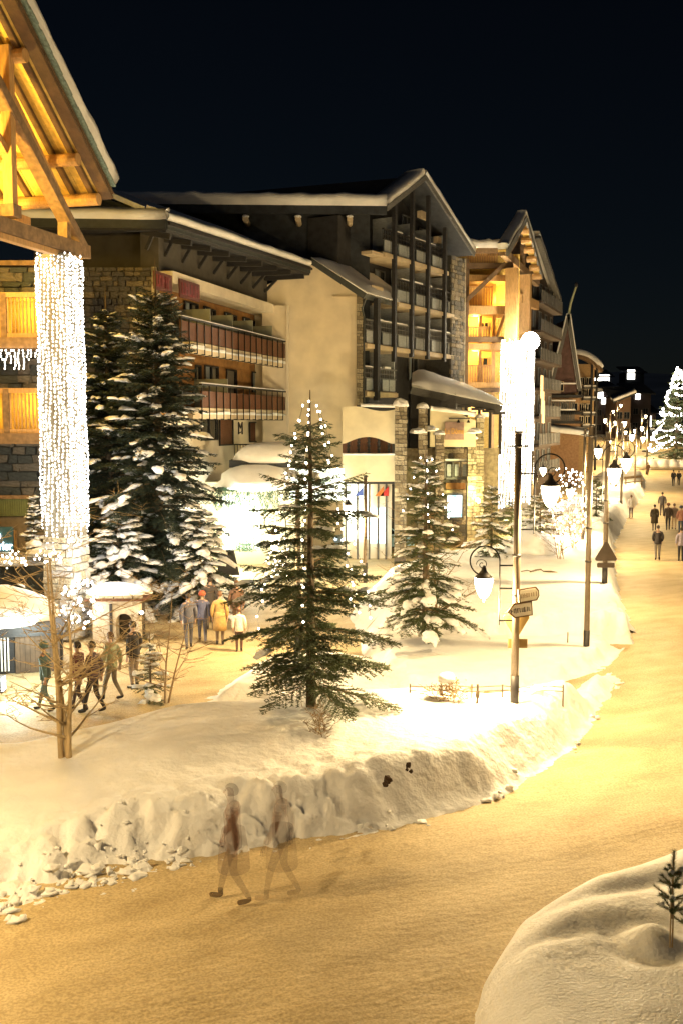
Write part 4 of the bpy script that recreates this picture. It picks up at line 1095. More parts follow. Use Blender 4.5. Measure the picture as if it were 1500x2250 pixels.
def rail(y0, y1, pxa, pxb, n, bb=0.0):
    r = part_box(TT, 'balustrade', FE, ex(pxa), ex(pxb), bb - .05, bb + .07, ez(y0) - .12, ez(y0), TIMBER)
    for i in range(n):
        x = lerp(ex(pxa), ex(pxb), (i + .5) / n); b = MB(); b.fbox(FE, x - .06, x + .06, bb - .02, bb + .04, ez(y1), ez(y0) - .125); b.build('slat', TIMBER, r)
rail(546, 580, 1024, 1092, 13, -.2); rail(625, 672, 1028, 1086, 10, -1.0); rail(715, 741, 1028, 1080, 9, -.8); rail(800, 842, 1028, 1088, 11, -.8)
b = MB(); b.beam(FE.p(ex(1021), .2, ez(662)), FE.p(ex(1106), .2, ez(580)), .3, .42, (0, 1, 0)); b.build('diagonal_brace', VERGE, TT)
for px in (1060, 1090):
    part_box(TT, 'inner_post', FE, ex(px) - .12, ex(px) + .12, -1.6, -1.3, 4, ez(600), TIMBER)
b = MB(); b.beam(FE.p(ex(1112), -1, ez(690)), FE.p(ex(1086), -1, ez(760)), .2, .25, (0, 1, 0)); b.build('diagonal_brace', TIMBER, TT)
for y0, y1, p0, p1 in ((780, 800, 1058, 1084), (700, 716, 1064, 1084)):
    window(TT, FE, ex(p0), ex(p1), ez(y1), ez(y0), -2.5, frame=TIMBER, glass=GLASSD)
for z_, y in ((ez(640), 640), (ez(725), 725), (ez(800), 800), (ez(560), 560)):
    lamp('tower_light', FE.p(ex(1052), -1.7, z_ + .9), 190, (1.0, .60, .10), TT, .3)
lamp('tower_light', FE.p(ex(1100), -1.2, ez(655)), 150, (1.0, .60, .10), TT, .3)
# left roof wing with snow
Lq = [FE.p(ex(1024), .6, ez(548)), FE.p(ex(1114), .6, ez(548)), FE.p(ex(1114), -6, ez(548) + .7), FE.p(ex(1024), -6, ez(548) + .7)]
slab(TT, 'wing_roof', Lq, .35, TIMBERB)
roof_snow(TT, (Lq[0], Lq[1]), .62, Vector((0, 3, .3)), seed=31, n=12)
# gable on the street side
pkN = FN.at(1155, 476, 0)
def NP(px, py, b=0.0):
    a, z = FN.at(px, py, b); return FN.p(a, b, z)
LE, PE, RE = NP(1113, 548, 1.2), NP(1155, 474, 1.2), NP(1190, 602, 1.2)
for A_, B_ in ((PE, LE), (PE, RE)):
    q = [A_, B_, B_ - FN.n * .6, A_ - FN.n * .6]
    slab(TT, 'gable_roof', q, .14, SOFFITW)
    b = MB(); b.beam(A_ + Vector((0, 0, -.2)), B_ + Vector((0, 0, -.2)), .14, .45); b.build('verge_board', GREYW, TT)
    roof_snow(TT, (A_ + Vector((0, 0, .03)), B_ + Vector((0, 0, .03))), .42, FN.n * -.6, seed=33, n=10)
for k in range(6):
    t = .12 + k * .16; p = PE.lerp(RE, t) + Vector((0, 0, -.5)); b = MB(); b.tube([p + FN.n * .05, p - FN.n * .7], .24, 8); b.build('purlin', TIMBER, TT)
b = MB(); b.beam(NP(1103, 553, 0), NP(1178, 622, 0), .4, .55); b.build('tie_beam', TIMBERB, TT)
b = MB(); b.beam(NP(1146, 590, 0), NP(1150, 505, 0), .4, .4, FN.n); b.build('king_post', TIMBERB, TT)
b = MB(); b.beam(NP(1110, 560, -.2), NP(1146, 500, -.2), .35, .4, FN.n); b.build('raking_brace', TIMBERB, TT)
b = MB(); b.beam(NP(1180, 620, -.2), NP(1158, 520, -.2), .35, .4, FN.n); b.build('raking_brace', TIMBERB, TT)
lamp('gable_light', (NP(1140, 570, -2.2)), 300, (1.0, .55, .08), TT, .3)
part_box(TT, 'gable_infill', FN, FN.at(1116, 560)[0], FN.at(1170, 560)[0], -5, -4.8, ez(600), pkN[1] - 1.5, SOFFITW)
# two columns: timber above, light curtains below
for px, Y, ytop, wd, lab in ((1121, 72.6, 590, .52, 'bright light curtain wrapped round the nearer tower column'), (1148, 78.0, 605, .62, 'bright light curtain wrapped round the farther tower column')):
    cx = W(px, 800, Y).x; FF = Frame((cx, Y), 19)
    zc = zz(px, 752, Y); zt_ = zz(px, ytop, Y)
    part_box(TT, 'timber_column', FF, -wd * .8, wd * .8, -wd * .8, wd * .8, zc, zt_, TIMBER)
    column(TT, FF, 0, 0, wd * 1.15, wd, zc, M('column_stone_backing', (.30, .27, .22), .9), 0, 1)
    curtain('light_curtain', lab, FF, 0, 0, wd * 1.15, wd, .8, zc + .1, zc, .17, .18, .085, int(px), 'light curtains on columns', BULBC, False)
    lamp('curtain_glow', FF.p(-.6, 1.4, 4.5), 110, (1, .92, .76), TT, 1.0)
b = MB(); b.beam(NP(1140, 655, 0), NP(1178, 672, 0), .4, .7); b.build('bracket_beam', TIMBER, TT)
th = thing('floodlight', 'blinding white floodlight high on the farther tower column', 'floodlight', W(1164, 750, 71.5)); p = Vector(world_loc(th))
b = MB(); b.blob(p, (.65, .35, .65), 18, 12, 0); b.build('lamp_face', M('glare_face', (1, 1, 1), emit=(1, .95, .82), estr=40, sample=False), th)  # face enlarged beyond lamp size to stand in for the glare burst
b = MB(); b.box(p + Vector((-.2, .5, 0)), (.5, .5, .6)); b.build('housing', METALD, th)
lamp('flood_lamp', p + Vector((.1, -1.2, 0)), 800, (1, .82, .5), th, .4)
p = onground(1138, 1176, 1.0) + Vector((.2, -1.0, 0)); th = thing('floodlight', 'small yellow ground floodlight in front of the floodlit spruce', 'floodlight', p)
b = MB(); b.box(p + Vector((0, 0, .12)), (.24, .2, .24)); b.build('housing', METALD, th); b = MB(); b.box(p + Vector((0, .11, .14)), (.18, .015, .16)); b.build('lamp_face', M('yellow_flood', (1, 1, 1), emit=(1, .85, .4), estr=8, sample=False), th)
lamp('flood_lamp', p + Vector((-.2, .35, .9)), 150, (1, .86, .36), th, .1)
p = onground(1165, 1215, 1.0); th = thing('snow_pile', 'rounded shovelled snow pile behind the signpost', 'snow pile', p)
b = MB(); b.blob(p + Vector((0, 0, .1)), (1.25, .9, 1.0), 20, 10, .3, 5, True); b.build('heap', SNOW, th, True)
# ================================================================== buildings further along
def brown_block():
    th = thing('far_chalet', 'brown balconied chalet block just behind the glowing tower', 'building', (20, 95, 0))
    F_ = Frame((W(1163, 800, 88).x, 88.0), 22)
    A1 = F_.at(1212, 800)[0]; z1_ = F_.at(1205, 640)[1]
    BW = M('brown_cladding', (.06, .04, .03), .8, .25, 3); 
    p0, p1 = F_.at(1165, 520), F_.at(1213, 655)
    b = MB(); b.prism([F_.p(0, 0, 0), F_.p(A1, 0, 0), F_.p(A1, 0, p1[1] - .3), F_.p(0, 0, p0[1] - .3)], F_.n * -6); b.build('wall', BW, th)
    b = MB(); b.beam(F_.p(0, .5, p0[1]), F_.p(A1 + .3, .5, p1[1] - .2), .5, .3); v = b.build('verge_board', GREYW, th)
    roof_snow(th, (F_.p(A1 + .3, .6, p1[1]), F_.p(0, .6, p0[1] + .2)), .4, F_.n * -2, seed=40, n=8)
    for r in range(7):
        z = 2.6 + r * 2.5
        bl = part_box(th, 'balcony', F_, 0, A1, .02, .9, z - .2, z, BW)
        for i in range(14):
            a = A1 * (i + .3) / 14; b = MB(); b.fbox(F_, a, a + .35, .85, .92, z + .01, z + 1.0); b.build('slat', GREYW, bl)
        for i in range(4):
            a = A1 * (i + .25) / 4; window(th, F_, a, a + 1.2, z + .3, z + 2.0, .04, frame=GREYW, curtain=.5)
    for px, py in ((1192, 885), (1193, 905), (1190, 850)):
        a, z = F_.at(px, py, 1.0); part_box(th, 'lit_window', F_, a - .5, a + .5, .93, 1.0, z - 1.0, z + 1.0, M('dim_amber_window', (.6, .4, .2), emit=(1, .6, .25), estr=.5))
brown_block()
def aframe():
    Y = 112.0; th = thing('a_frame_chalet', 'steep A-frame chalet with brown shingled gable and snowy edges', 'building', (W(1250, 900, Y).x, Y, 0))
    F_ = Frame((0, Y), 90); P_ = lambda px, py: Vector((W(px, py, Y).x, Y, zz(px, py, Y)))
    apex, l, r = P_(1246, 700), P_(1203, 872), P_(1270, 862)
    SH = M('brown_shingle', (.10, .055, .05), .85, .25, 3)
    b = MB(); b.prism([apex, l, r], (0, 6, 0)); b.build('gable_wall', SH, th)
    for k in range(9):
        t0 = .12 + k * .098; a, c = apex.lerp(l, t0), apex.lerp(r, t0); t1 = t0 + .09; a2, c2 = apex.lerp(l, t1), apex.lerp(r, t1)
        b = MB(); b.prism([a + Vector((.2, -.08, 0)), c + Vector((-.2, -.08, 0)), c2 + Vector((-.2, -.08, 0)), a2 + Vector((.2, -.08, 0))], (0, .07, 0)); b.build('shingle_course', SH, th)
    for A_, B_ in ((apex, l), (apex, r)):
        b = MB(); b.beam(A_ + Vector((0, -.3, .1)), B_ + Vector((0, -.3, .1)), .35, .45, (0, 1, 0)); b.build('verge_board', GREYW, th)
        b = MB(); b.beam(A_ + Vector((0, -.35, .45)), B_ + Vector((0, -.35, .40)), .5, .16, (0, 1, 0)); b.build('snow_strip', SNOW, th)
    window(th, F_, W(1222, 850, Y).x, W(1237, 850, Y).x, zz(1230, 860, Y), zz(1230, 838, Y), .12, frame=SOFFIT)
    x0, x1 = W(1195, 900, Y).x, W(1274, 900, Y).x
    part_box(th, 'lower_wall', F_, x0, x1, -6, -.4, 0, zz(1230, 870, Y), M('ochre_lower', (.34, .20, .11), .8, .2))
    for y in (868, 905, 925):
        bl = part_box(th, 'balcony', F_, x0, x1, -.39, 1.0, zz(1230, y + 6, Y), zz(1230, y, Y), DARKW)
        if y > 870:
            for i in range(16):
                x = lerp(x0, x1 - 1, i / 15); b = MB(); b.fbox(F_, x, x + .12, .9, 1.0, zz(1230, y, Y), zz(1230, y - 22, Y)); b.build('slat', GREYW, bl)
        b = MB(); b.fbox(F_, x0, x1 - .8, .85, 1.08, zz(1230, y - 23, Y), zz(1230, y - 26, Y)); b.build('snow_strip', SNOW, bl)
    for px in (1212, 1240, 1262):
        window(th, F_, W(px, 890, Y).x - .4, W(px, 890, Y).x + .4, zz(px, 902, Y), zz(px, 885, Y), -.3, frame=SOFFIT)
    roof_snow(th, (Vector((x0, Y - 2.4, zz(1230, 948, Y))), Vector((x1 + .5, Y - 2.6, zz(1230, 958, Y)))), .5, Vector((0, 2, .5)), seed=44, n=8)
    m = thing('flag_mast', 'pale leaning mast rising above the A-frame chalet', 'mast', apex)
    b = MB(); b.tube([P_(1246, 702), P_(1253, 665), P_(1265, 628)], [.14, .13, .10], 6); b.build('pole', M('lit_mast_paint', (.45, .45, .25), .5, emit=(.6, .6, .3), estr=.02), m)  # faint emission in the paint stands in for light falling on the mast
    b = MB(); b.blob(P_(1265, 626), (.2, .2, .3), 6, 4, 0); b.build('tip', METALD, m)
aframe()
def round_roof():
    Y = 128.0; th = thing('far_apartments', 'far ochre apartment house with rounded snowy eaves beside the A-frame', 'building', (W(1288, 900, Y).x, Y, 0))
    F_ = Frame((0, Y), 90); x0, x1 = W(1262, 900, Y).x, W(1303, 900, Y).x
    part_box(th, 'wall', F_, x0, x1, -6, 0, 0, zz(1280, 800, Y), M('ochre_wall', (.36, .24, .12), .8, .2))
    n = 8; pts = [Vector((lerp(x0 - .5, x1 + .6, i / n), Y - .8, zz(1280, 784, Y) - 1.9 * (i / n) ** 2.2)) for i in range(n + 1)]
    for i in range(n):
        b = MB(); b.beam(pts[i], pts[i + 1], 1.8, .35); b.build('eave', TIMBERB, th)
    b = MB(); b.tube([p + Vector((0, -.5, .45)) for p in pts], [.4, .5, .5, .5, .5, .5, .5, .5, .3], 8); b.build('snow_cover', SNOW, th, True)
    for px in (1293, 1304):
        part_box(th, 'post', F_, W(px, 900, Y).x - .12, W(px, 900, Y).x + .12, .9, 1.15, 1, zz(1300, 802, Y), DARKW)
    for y in (850, 875, 908, 935):
        part_box(th, 'balcony', F_, x0 + .8, x1 + .2, .01, 1.1, zz(1280, y + 5, Y), zz(1280, y, Y), GREYW)
        b = MB(); b.fbox(F_, x0 + .8, x1, .8, 1.15, zz(1280, y, Y) + .01, zz(1280, y - 3, Y)); b.build('snow_strip', SNOW, th)
        for px in (1276, 1290):
            window(th, F_, W(px, 900, Y).x - .55, W(px, 900, Y).x + .55, zz(px, y - 4, Y), zz(px, y - 21, Y), .05, frame=WHITEW)
round_roof()
def far_house(px0, px1, ytop, ybot, Y, label, lights, roofdx=0.0, wall=(.06, .045, .045), snowroof=True):
    x0, x1 = W(px0, 900, Y).x, W(px1, 900, Y).x; zb = base_z(0, Y) - 1; zt_ = zz(px0, ytop, Y)
    th = thing('far_house', label, 'house', ((x0 + x1) / 2, Y, zb), 'dark houses at the end of the street')
    F_ = Frame((0, Y), 90); mt = M('far_wall', wall, .9, .25, .3)
    part_box(th, 'wall', F_, x0, x1, -8, 0, zb, zt_, mt)
    xm = (x0 + x1) / 2
    slab(th, 'roof', [Vector((x0 - .8, Y - 1, zt_ - .1 + roofdx)), Vector((x1 + .8, Y - 1, zt_ - .1 - roofdx)), Vector((x1 + .8, Y + 9, zt_ + 2.4)), Vector((x0 - .8, Y + 9, zt_ + 2.4))], .3, ROOFD)
    if snowroof: roof_snow(th, (Vector((x0 - .8, Y - 1.1, zt_ - .05 + roofdx)), Vector((x1 + .8, Y - 1.1, zt_ - .05 - roofdx))), .45, Vector((0, 2, .5)), seed=int(px0), n=8)
    nx = max(2, int((x1 - x0) / 3.2))
    for i in range(nx):
        for j in range(max(1, int((zt_ - zb) / 3.4))):
            xc = lerp(x0, x1, (i + .5) / nx); zc = zb + 2.4 + j * 3.2
            if zc > zt_ - 1: continue
            window(th, F_, xc - .6, xc + .6, zc - .7, zc + .7, .03, frame=GREYW)
    for px, py, s in lights:
        part_box(th, 'lit_window', F_, W(px, py, Y).x - s, W(px, py, Y).x + s, .1, .16, zz(px, py, Y) - s * 1.3, zz(px, py, Y) + s * 1.3, LITWHITE)
far_house(1303, 1350, 857, 930, 215, 'dark far house with three small lit windows left of the lamps', [(1318, 868, .55), (1325, 881, .5), (1337, 899, .5)], -.3)
far_house(1352, 1384, 872, 930, 200, 'small brownish far house with a pale sloping eave', [], -.9, (.13, .08, .05))
far_house(1384, 1428, 862, 930, 225, 'dark far house left of the huge Christmas tree', [(1400, 871, .5)], .2, snowroof=False)
far_house(1308, 1340, 826, 860, 300, 'unlit uphill house whose top windows glow white', [(1309, 838, .75), (1315, 839, .6), (1326, 838, 1.5), (1308, 854, .75)], 0, (.04, .045, .05), False)
far_house(1372, 1412, 818, 850, 330, 'highest uphill house with one wide lit window', [(1385, 823, 1.2)], 0, (.035, .04, .045), False)
far_house(1405, 1440, 905, 940, 240, 'low far house whose shopfront glows under the lamps', [(1412, 930, 1.0), (1420, 926, 1.0)], 0, (.12, .08, .06), False)
# snow wall and barrier across the far end of the road
b = MB(); th = thing('snow_wall', 'low snow wall across the far end of the road before the huge tree', 'snow wall', (W(1450, 1010, 132).x, 132, base_z(0, 132)))
for i in range(22):
    p = W(1405 + i * 8, 1012, 132); b.blob((p.x, 132 + (i % 3) * .3, base_z(0, 132) + .4), (.9, .9, .9), 9, 6, .3, i, True)
b.build('snow_mass', SNOW, th, True)
# parked cars near the lit shops
def car(label, px, py, z, rz, col, glass=GLASSD):
    p = onground(px, py, z); th = thing('parked_car', label, 'car', (p.x, p.y, p.z), None, rz)
    prof = [(-2.0, .35), (-2.05, .75), (-1.7, .95), (-1.1, 1.0), (-.6, 1.42), (.7, 1.45), (1.35, 1.0), (1.95, .88), (2.05, .6), (2.0, .32)]
    b = MB(); b.prism([(x, -.82, z_) for x, z_ in prof], (0, 1.64, 0)); link('body', b.mesh('body', M('car_paint', col, .3, .05)), th)
    b = MB(); b.prism([(-1.0, -.83, 1.02), (1.2, -.83, 1.02), (.66, -.83, 1.38), (-.56, -.83, 1.36)], (0, 1.66, 0)); link('side_window', b.mesh('side_window', glass), th)
    for x in (-1.25, 1.3):
        for y in (-.84, .70):
            b = MB(); b.tube([(x, y, .32), (x, y + .16, .32)], .32, 14); wl = link('wheel', b.mesh('wheel', IRON), th)
            b = MB(); b.tube([(x, y - .01, .32), (x, y + .17, .32)], .18, 10); link('rim', b.mesh('rim', METAL), wl)
    for y in (-.6, .6):
        b = MB(); b.box((2.03, y, .7), (.06, .3, .14)); link('headlight', b.mesh('headlight', LITBLUE if 'blue' in label else LITWHITE), th)
    b = MB(); b.blob((0, 0, 1.44), (.9, .75, .16), 12, 6, .2, 4, True); link('snow_cover', b.mesh('snow_cover', SNOW, True), th)
    return th
car('pale blue car parked by the lit shop right of the short lamp post', 822, 1212, .1, math.radians(200), (.25, .42, .65))
car('white van-like car far down the road beneath the huge tree', 1424, 1008, 1.5, math.radians(-60), (.6, .65, .7))
# ------------------------------------------------------------------ street lamps
LAMP_W = 720.0
def lantern(th, pos, lit=True, power=LAMP_W):
    x, y, z = pos   # hanging point (top of hood)
    hd = MB(); hd.lathe([(0.015, 0.02), (0.02, 0.0), (0.05, -0.03), (0.06, -0.09), (0.13, -0.17), (0.20, -0.23), (0.195, -0.245), (0.05, -0.2)], (0, 0, 0), 16)
    o = link('lantern', hd.mesh('lantern', METALD, True), th); o.location = (x, y, z)
    g = MB(); g.lathe([(0.195, -0.25), (0.20, -0.30), (0.185, -0.40), (0.15, -0.53), (0.10, -0.64), (0.055, -0.69), (0.02, -0.71)], (0, 0, 0), 16)
    link('glass', g.mesh('glass', LGLASS, True), o)
    f = MB(); f.lathe([(0.0, -0.70), (0.035, -0.72), (0.03, -0.75), (0.0, -0.78)], (0, 0, 0), 8); link('finial', f.mesh('finial', METALD, True), o)
    if lit:
        l = lamp('lamp_light', (0, 0, 0), power, LAMP_COL, None, 0.10); l.parent = th; l.location = (x, y, z - 0.92)
        l.data.use_shadow = True
    return o
def scroll(th, side, h, reach=0.55, offs=0.36):
    """curled iron bracket standing beside the pole; the lantern hangs from its end"""
    b = MB(); s = side
    b.tube([(s * offs, 0, h - 1.3), (s * offs, 0, h + .1)], 0.014, 6)
    pts = []
    for i in range(22):
        a = math.pi - i * math.pi * 1.35 / 21; r = 0.32
        pts.append((s * (offs + r + math.cos(a) * r), 0, h + .1 + math.sin(a) * r))
    b.tube(pts, 0.016, 6)
    c = Vector((s * (offs + .38), 0, h + .02)); sp = []
    for i in range(18):
        a = i * 0.5; r = .13 - i * .006; sp.append((c.x + s * math.cos(a) * r, 0, c.z + math.sin(a) * r))
    b.tube(sp, 0.009, 5)
    for zz in (h - 1.2, h - .5, h):
        b.beam((0, 0, zz), (s * offs, 0, zz), .03, .03)
    o = link('bracket', b.mesh('bracket', IRON), th)
    hx = s * (offs + .34)
    return (hx, 0, h - 0.02)
def post(label, loc, H=6.75, arms=((1, 5.98),), rz=0.0, r=0.085, lit=True, power=LAMP_W, snowy=True):
    th = thing('street_lamp', label, 'street lamp', loc, 'double and single bracket street lamps')
    th.rotation_euler = (0, 0, rz)
    b = MB(); b.tube([(0, 0, -.2), (0, 0, H * .5), (0, 0, H)], [r, r * .95, r * .85], 12); link('pole', b.mesh('pole', METAL, True), th)
    b = MB(); b.tube([(0, 0, -.2), (0, 0, .62)], r * 1.12, 12); link('base_sleeve', b.mesh('base_sleeve', METALD, True), th)
    b = MB(); b.tube([(0, 0, H), (0, 0, H + .05)], r * .95, 12); link('pole_cap', b.mesh('pole_cap', METALD, True), th)
    for zz in (H - .3, H * .55, H * .4):
        b = MB(); b.tube([(0, 0, zz), (0, 0, zz + .05)], r * 1.12, 12); link('clamp', b.mesh('clamp', METALD, True), th)
    b = MB(); b.beam((-.22, 0, H - .27), (.22, 0, H - .27), .03, .04); link('stub_bar', b.mesh('stub_bar', METALD), th)
    for s, h in arms:
        lantern(th, scroll(th, s, h), lit, power)
    return th
def at_depth(px, Y, z=None):
    x = (px - PCX) / FPX * Y
    # small correction for the pitched camera at ground level
    q = W(px, 1500, Y); x = q.x
    return Vector((x, Y, surf(x, Y) if z is None else z))
P1 = onground(1129, 1543, 1.0); P1.z -= 0.02
L1 = post('lamp post carrying two lanterns and the signs in the front garden', P1, 7 - 22 / FPX * P1.y - P1.z, ((1, 5.93 - P1.z), (-1, 3.95 - P1.z)), power=480)
P2 = Vector(W(1287, 1425, 29.2)); P2.z = 0.25
post('tall lamp post at the side path whose dark foot hides behind the bank', P2, 6.9 - P2.z, ((1, 5.95 - P2.z),), power=460)
P3 = onground(1327, 1282, 1.0)
post('lamp post with the triangular sign at the corner of the second bank', P3, 6.65 - P3.z, ((1, 5.95 - P3.z),), r=.095)
P4 = Vector(W(1278, 1230, 51.0)); P4.z = 1.0
post('lamp post standing behind the tall pole with lanterns both sides', P4, 5.7, ((1, 4.95), (-1, 2.9)))
P5 = Vector(W(802, 1200, 41.0)); P5.z = 0.6
post('short lamp post by the lit shop windows right of the front spruce', P5, 4.2, ((-1, 3.3),), power=450)
P6 = Vector(W(655, 1300, 29.6)); P6.z = 0.2
post('lamp post hidden in the branches of the front spruce', P6, 4.9, ((-1, 3.75),), power=420)
P7 = Vector(W(1166, 1160, 64.0)); P7.z = 0.4
post('low lamp post far behind the signpost near the lit columns', P7, 4.8, ((1, 4.0),), power=420)
far = [(1366, 76, ((1, 5.9),), 'farther roadside lamp post just beyond the triangular sign'),
       (1352, 92, ((1, 6.9), (-1, 5.2)), 'twin-lantern lamp post beyond the snowy bench'),
       (1395, 98, ((1, 5.4),), 'lamp post where the road bends away'),
       (1420, 125, ((-1, 6.2),), 'thin lamp post left of the huge Christmas tree'),
       (1338, 132, ((1, 6.6), (-1, 6.9)), 'twin-lantern lamp post before the distant houses'),
       (1382, 150, ((1, 4.6), (-1, 4.4)), 'low distant lamp post in the brightest knot of lights'),
       (1406, 170, ((1, 6.0),), 'tiny distant lamp post next to the tree garlands'),
       (1352, 185, ((1, 7.4), (-1, 6.3)), 'most distant lamp post under the dark houses')]
for px, Y, arms, lab in far:
    q = W(px, 1000, Y); z = base_z(q.x, Y) + (.5 if Y < 110 else 0)
    post(lab, Vector((q.x, Y, z)), max(a[1] for a in arms) + .6, arms, power=1100 if Y > 120 else 800, r=.1)
# two more lamps of the same row stand just outside the picture
post('lamp post of the same row standing outside the left edge by the road', Vector((-8.4, 11.8, 0.1)), 6.5, ((1, 5.9),), power=840)
post('lamp post of the same row across the road outside the right edge', Vector((11.4, 22.5, 0.1)), 6.5, ((-1, 5.9),), power=480)

# ------------------------------------------------------------------ signs
def arrow_sign(name, label, F, c, w_, h, point, frame, face, yaw):
    th = thing(name, label, 'sign', c, 'direction signs on the lamp post', yaw)
    def shape(k):
        ww, hh = w_ / 2 - k, h / 2 - k; t = h * .5
        if point < 0: return [(-ww, 0), (-ww + t - k * .3, -hh), (ww, -hh), (ww, hh), (-ww + t - k * .3, hh)]
        return [(-ww, -hh), (ww - h * .2, -hh), (ww, -hh * .4), (ww, hh * .4), (ww - h * .2, hh), (-ww, hh)]
    b = MB(); b.prism([(x, -.055, z) for x, z in shape(0)], (0, .05, 0)); link('board', b.mesh('board', frame), th)
    b = MB(); b.prism([(x, -.062, z) for x, z in shape(.028)], (0, .007, 0)); link('face', b.mesh('face', face), th)
    R = random.Random(len(label)); b = MB()   # worn lettering, illegible in the photograph
    x = -w_ * .36 if point < 0 else -w_ * .4
    while x < w_ * .38:
        k = R.uniform(.012, .022)
        b.box((x, -.064, 0), (k, .004, h * R.uniform(.26, .36)))
        if R.random() < .6: b.box((x + k, -.064, R.choice((-1, 0, 1)) * h * .12), (k * 1.6, .004, .012))
        x += k * R.uniform(2.0, 3.4)
    link('lettering', b.mesh('lettering', METALD if point < 0 else M('faded_letters', (.42, .32, .2), .8)), th, 'stuff')
    return th
SIGNF = M('sign_face', (.80, .77, .70), .5, .08); SIGNB = M('sign_frame', (.10, .05, .02), .5); SIGNP = M('pale_sign', (.80, .76, .64), .5, .06)
def pz(py): return W(1129, py, P1.y).z
arrow_sign('direction_sign', 'brown-framed arrow sign pointing left on the lamp post', None, (P1.x + .05, P1.y - .08, pz(1338)), .60, .32, -1, SIGNB, SIGNF, math.radians(18))
arrow_sign('direction_sign', 'pale sign pointing right above the brown arrow sign', None, (P1.x + .24, P1.y - .06, pz(1305)), .50, .30, 1, SIGNB, SIGNP, math.radians(20))
for o in bpy.data.objects:
    if o.name.startswith('direction_sign'): o.rotation_euler = (0, math.radians(-5), o.rotation_euler[2])
SIGNBACK = M('sign_back', (.34, .23, .08), .45, .15, metal=.3)
def tri_sign(label, c, s, inv, mat, plate):
    th = thing('road_sign', label, 'road sign', c)
    k = -1 if inv else 1
    pts = []
    for a in (90, 210, 330):
        cx, cz = math.cos(math.radians(a)) * s * .5, math.sin(math.radians(a)) * s * .5 * k
        for e in (-25, 0, 25):
            r = s * .09
            aa = math.radians(a + e * 2); pts.append((cx + math.cos(aa) * r, 0, cz + math.sin(aa) * r * k))
    b = MB(); b.prism(pts, (0, .025, 0)); link('plate', b.mesh('plate', mat), th)
    if plate:
        b = MB(); b.prism([(-.3, 0, -plate - .09), (.3, 0, -plate - .09), (.33, 0, -plate - .06), (.33, 0, -plate + .06), (.3, 0, -plate + .09), (-.3, 0, -plate + .09), (-.33, 0, -plate + .06), (-.33, 0, -plate - .06)], (0, .02, 0))
        link('lower_plate', b.mesh('lower_plate', mat), th)
    b = MB(); b.beam((-.2, .02, .05), (.2, .02, .05), .02, .04); link('rail', b.mesh('rail', METALD), th)
    return th
tri_sign('back of an upside-down triangle sign below the arrow signs', (P1.x + .03, P1.y + .10, pz(1372)), .55, True, SIGNBACK, None)
b = MB(); b.box((P1.x + .07, P1.y + .1, pz(1416)), (.42, .02, .20)); tag(b.build('sign_plate', SIGNBACK), 'small rectangular sign back lowest on the lamp post', 'road sign')
tri_sign('dark triangle sign with a bar plate on the corner lamp post', (P3.x, P3.y - .13, W(1327, 1216, P3.y).z), .78, False, M('dark_sign_back', (.07, .05, .035), .6), .43)
# rope fence behind the crest of the front bank
def fence():
    a, c = onground(900, 1522, .9), onground(1236, 1524, .9)
    th = thing('rail_fence', 'low wire fence with short stakes along the back of the front bank', 'fence', (a.x, a.y, a.z - .1))
    for i in range(6):
        q = a.lerp(c, i / 5); b = MB(); b.tube([(q.x, q.y, q.z - .3), (q.x, q.y, q.z + .20)], .016, 6); b.build('stake', BARK, th)
    for h in (.05, .15):
        b = MB(); b.tube([a.lerp(c, i / 10) + Vector((0, 0, h - .02 * math.sin(i * 1.9))) for i in range(11)], .011, 5); b.build('rail', BARK, th)
fence()
b = MB(); q = onground(1178, 1530, 1.0); b.add([q + Vector(v) for v in ((-.18, 0, -.1), (.16, .05, -.1), (.16, .05, .14), (-.02, .02, .12), (-.18, 0, .02), (-.18, .22, -.1), (.16, .27, -.1), (.16, .27, .2), (-.02, .24, .2), (-.18, .22, .08))],
      [(0, 1, 2, 3, 4), (9, 8, 7, 6, 5), (0, 5, 6, 1), (1, 6, 7, 2), (2, 7, 8, 3), (3, 8, 9, 4), (4, 9, 5, 0)])
tag(b.build('stone_slab', SNOWF), 'slanted snow-frosted slab standing right of the lamp post foot', 'slab')
q = onground(1047, 1545, 1.0); b = MB(); b.tube([q + Vector((0, 0, -.2)), q + Vector((0.01, 0, .42))], .025, 7); b.blob(q + Vector((0.01, 0, .2)), (.05, .05, .09), 7, 4, .5)
tag(b.build('wooden_stake', BARK), 'short gnarled stake in the snow left of the lamp post', 'stake')
q = onground(1246, 1412, 1.0); b = MB(); b.tube([q, q + Vector((0, 0, .32))], .018, 6); tag(b.build('marker_stake', BARK), 'thin upright stake in the snow beside the tall pole', 'stake')
q = onground(1190, 1258, 1.0); b = MB(); b.tube([q + Vector(v) for v in ((-.5, 0, .03), (-.25, 0, .10), (-.05, .03, .12), (.05, .02, .05), (.35, 0, .04), (.62, .03, .0))], [.03, .035, .03, .03, .04, .02], 6)
b.tube([q + Vector((-.85, 0, .04)), q + Vector((-.6, 0, .09)), q + Vector((-.45, 0, .05))], .022, 5)
tag(b.build('fallen_branch', BARK), 'dark broken branch lying on the snow behind the signpost', 'branch')
q = onground(1395, 1068, 1.0)
th = thing('bench', 'snow-covered bench sticking out of the far bank', 'bench', q)
b = MB(); b.beam(q + Vector((-1.1, 0, .3)), q + Vector((1.1, 1.0, .45)), .12, .10); b.build('seat', BARK, th)
b = MB(); b.beam(q + Vector((-1.0, .4, .75)), q + Vector((1.0, 1.4, .85)), .06, .25); b.build('backrest', BARK, th)
for k in (0, 1):
    b = MB(); b.beam(q + Vector((-.9 + 1.8 * k, k, -.2)), q + Vector((-.9 + 1.8 * k, k + .2, .75)), .1, .1); b.build('leg', BARK, th)
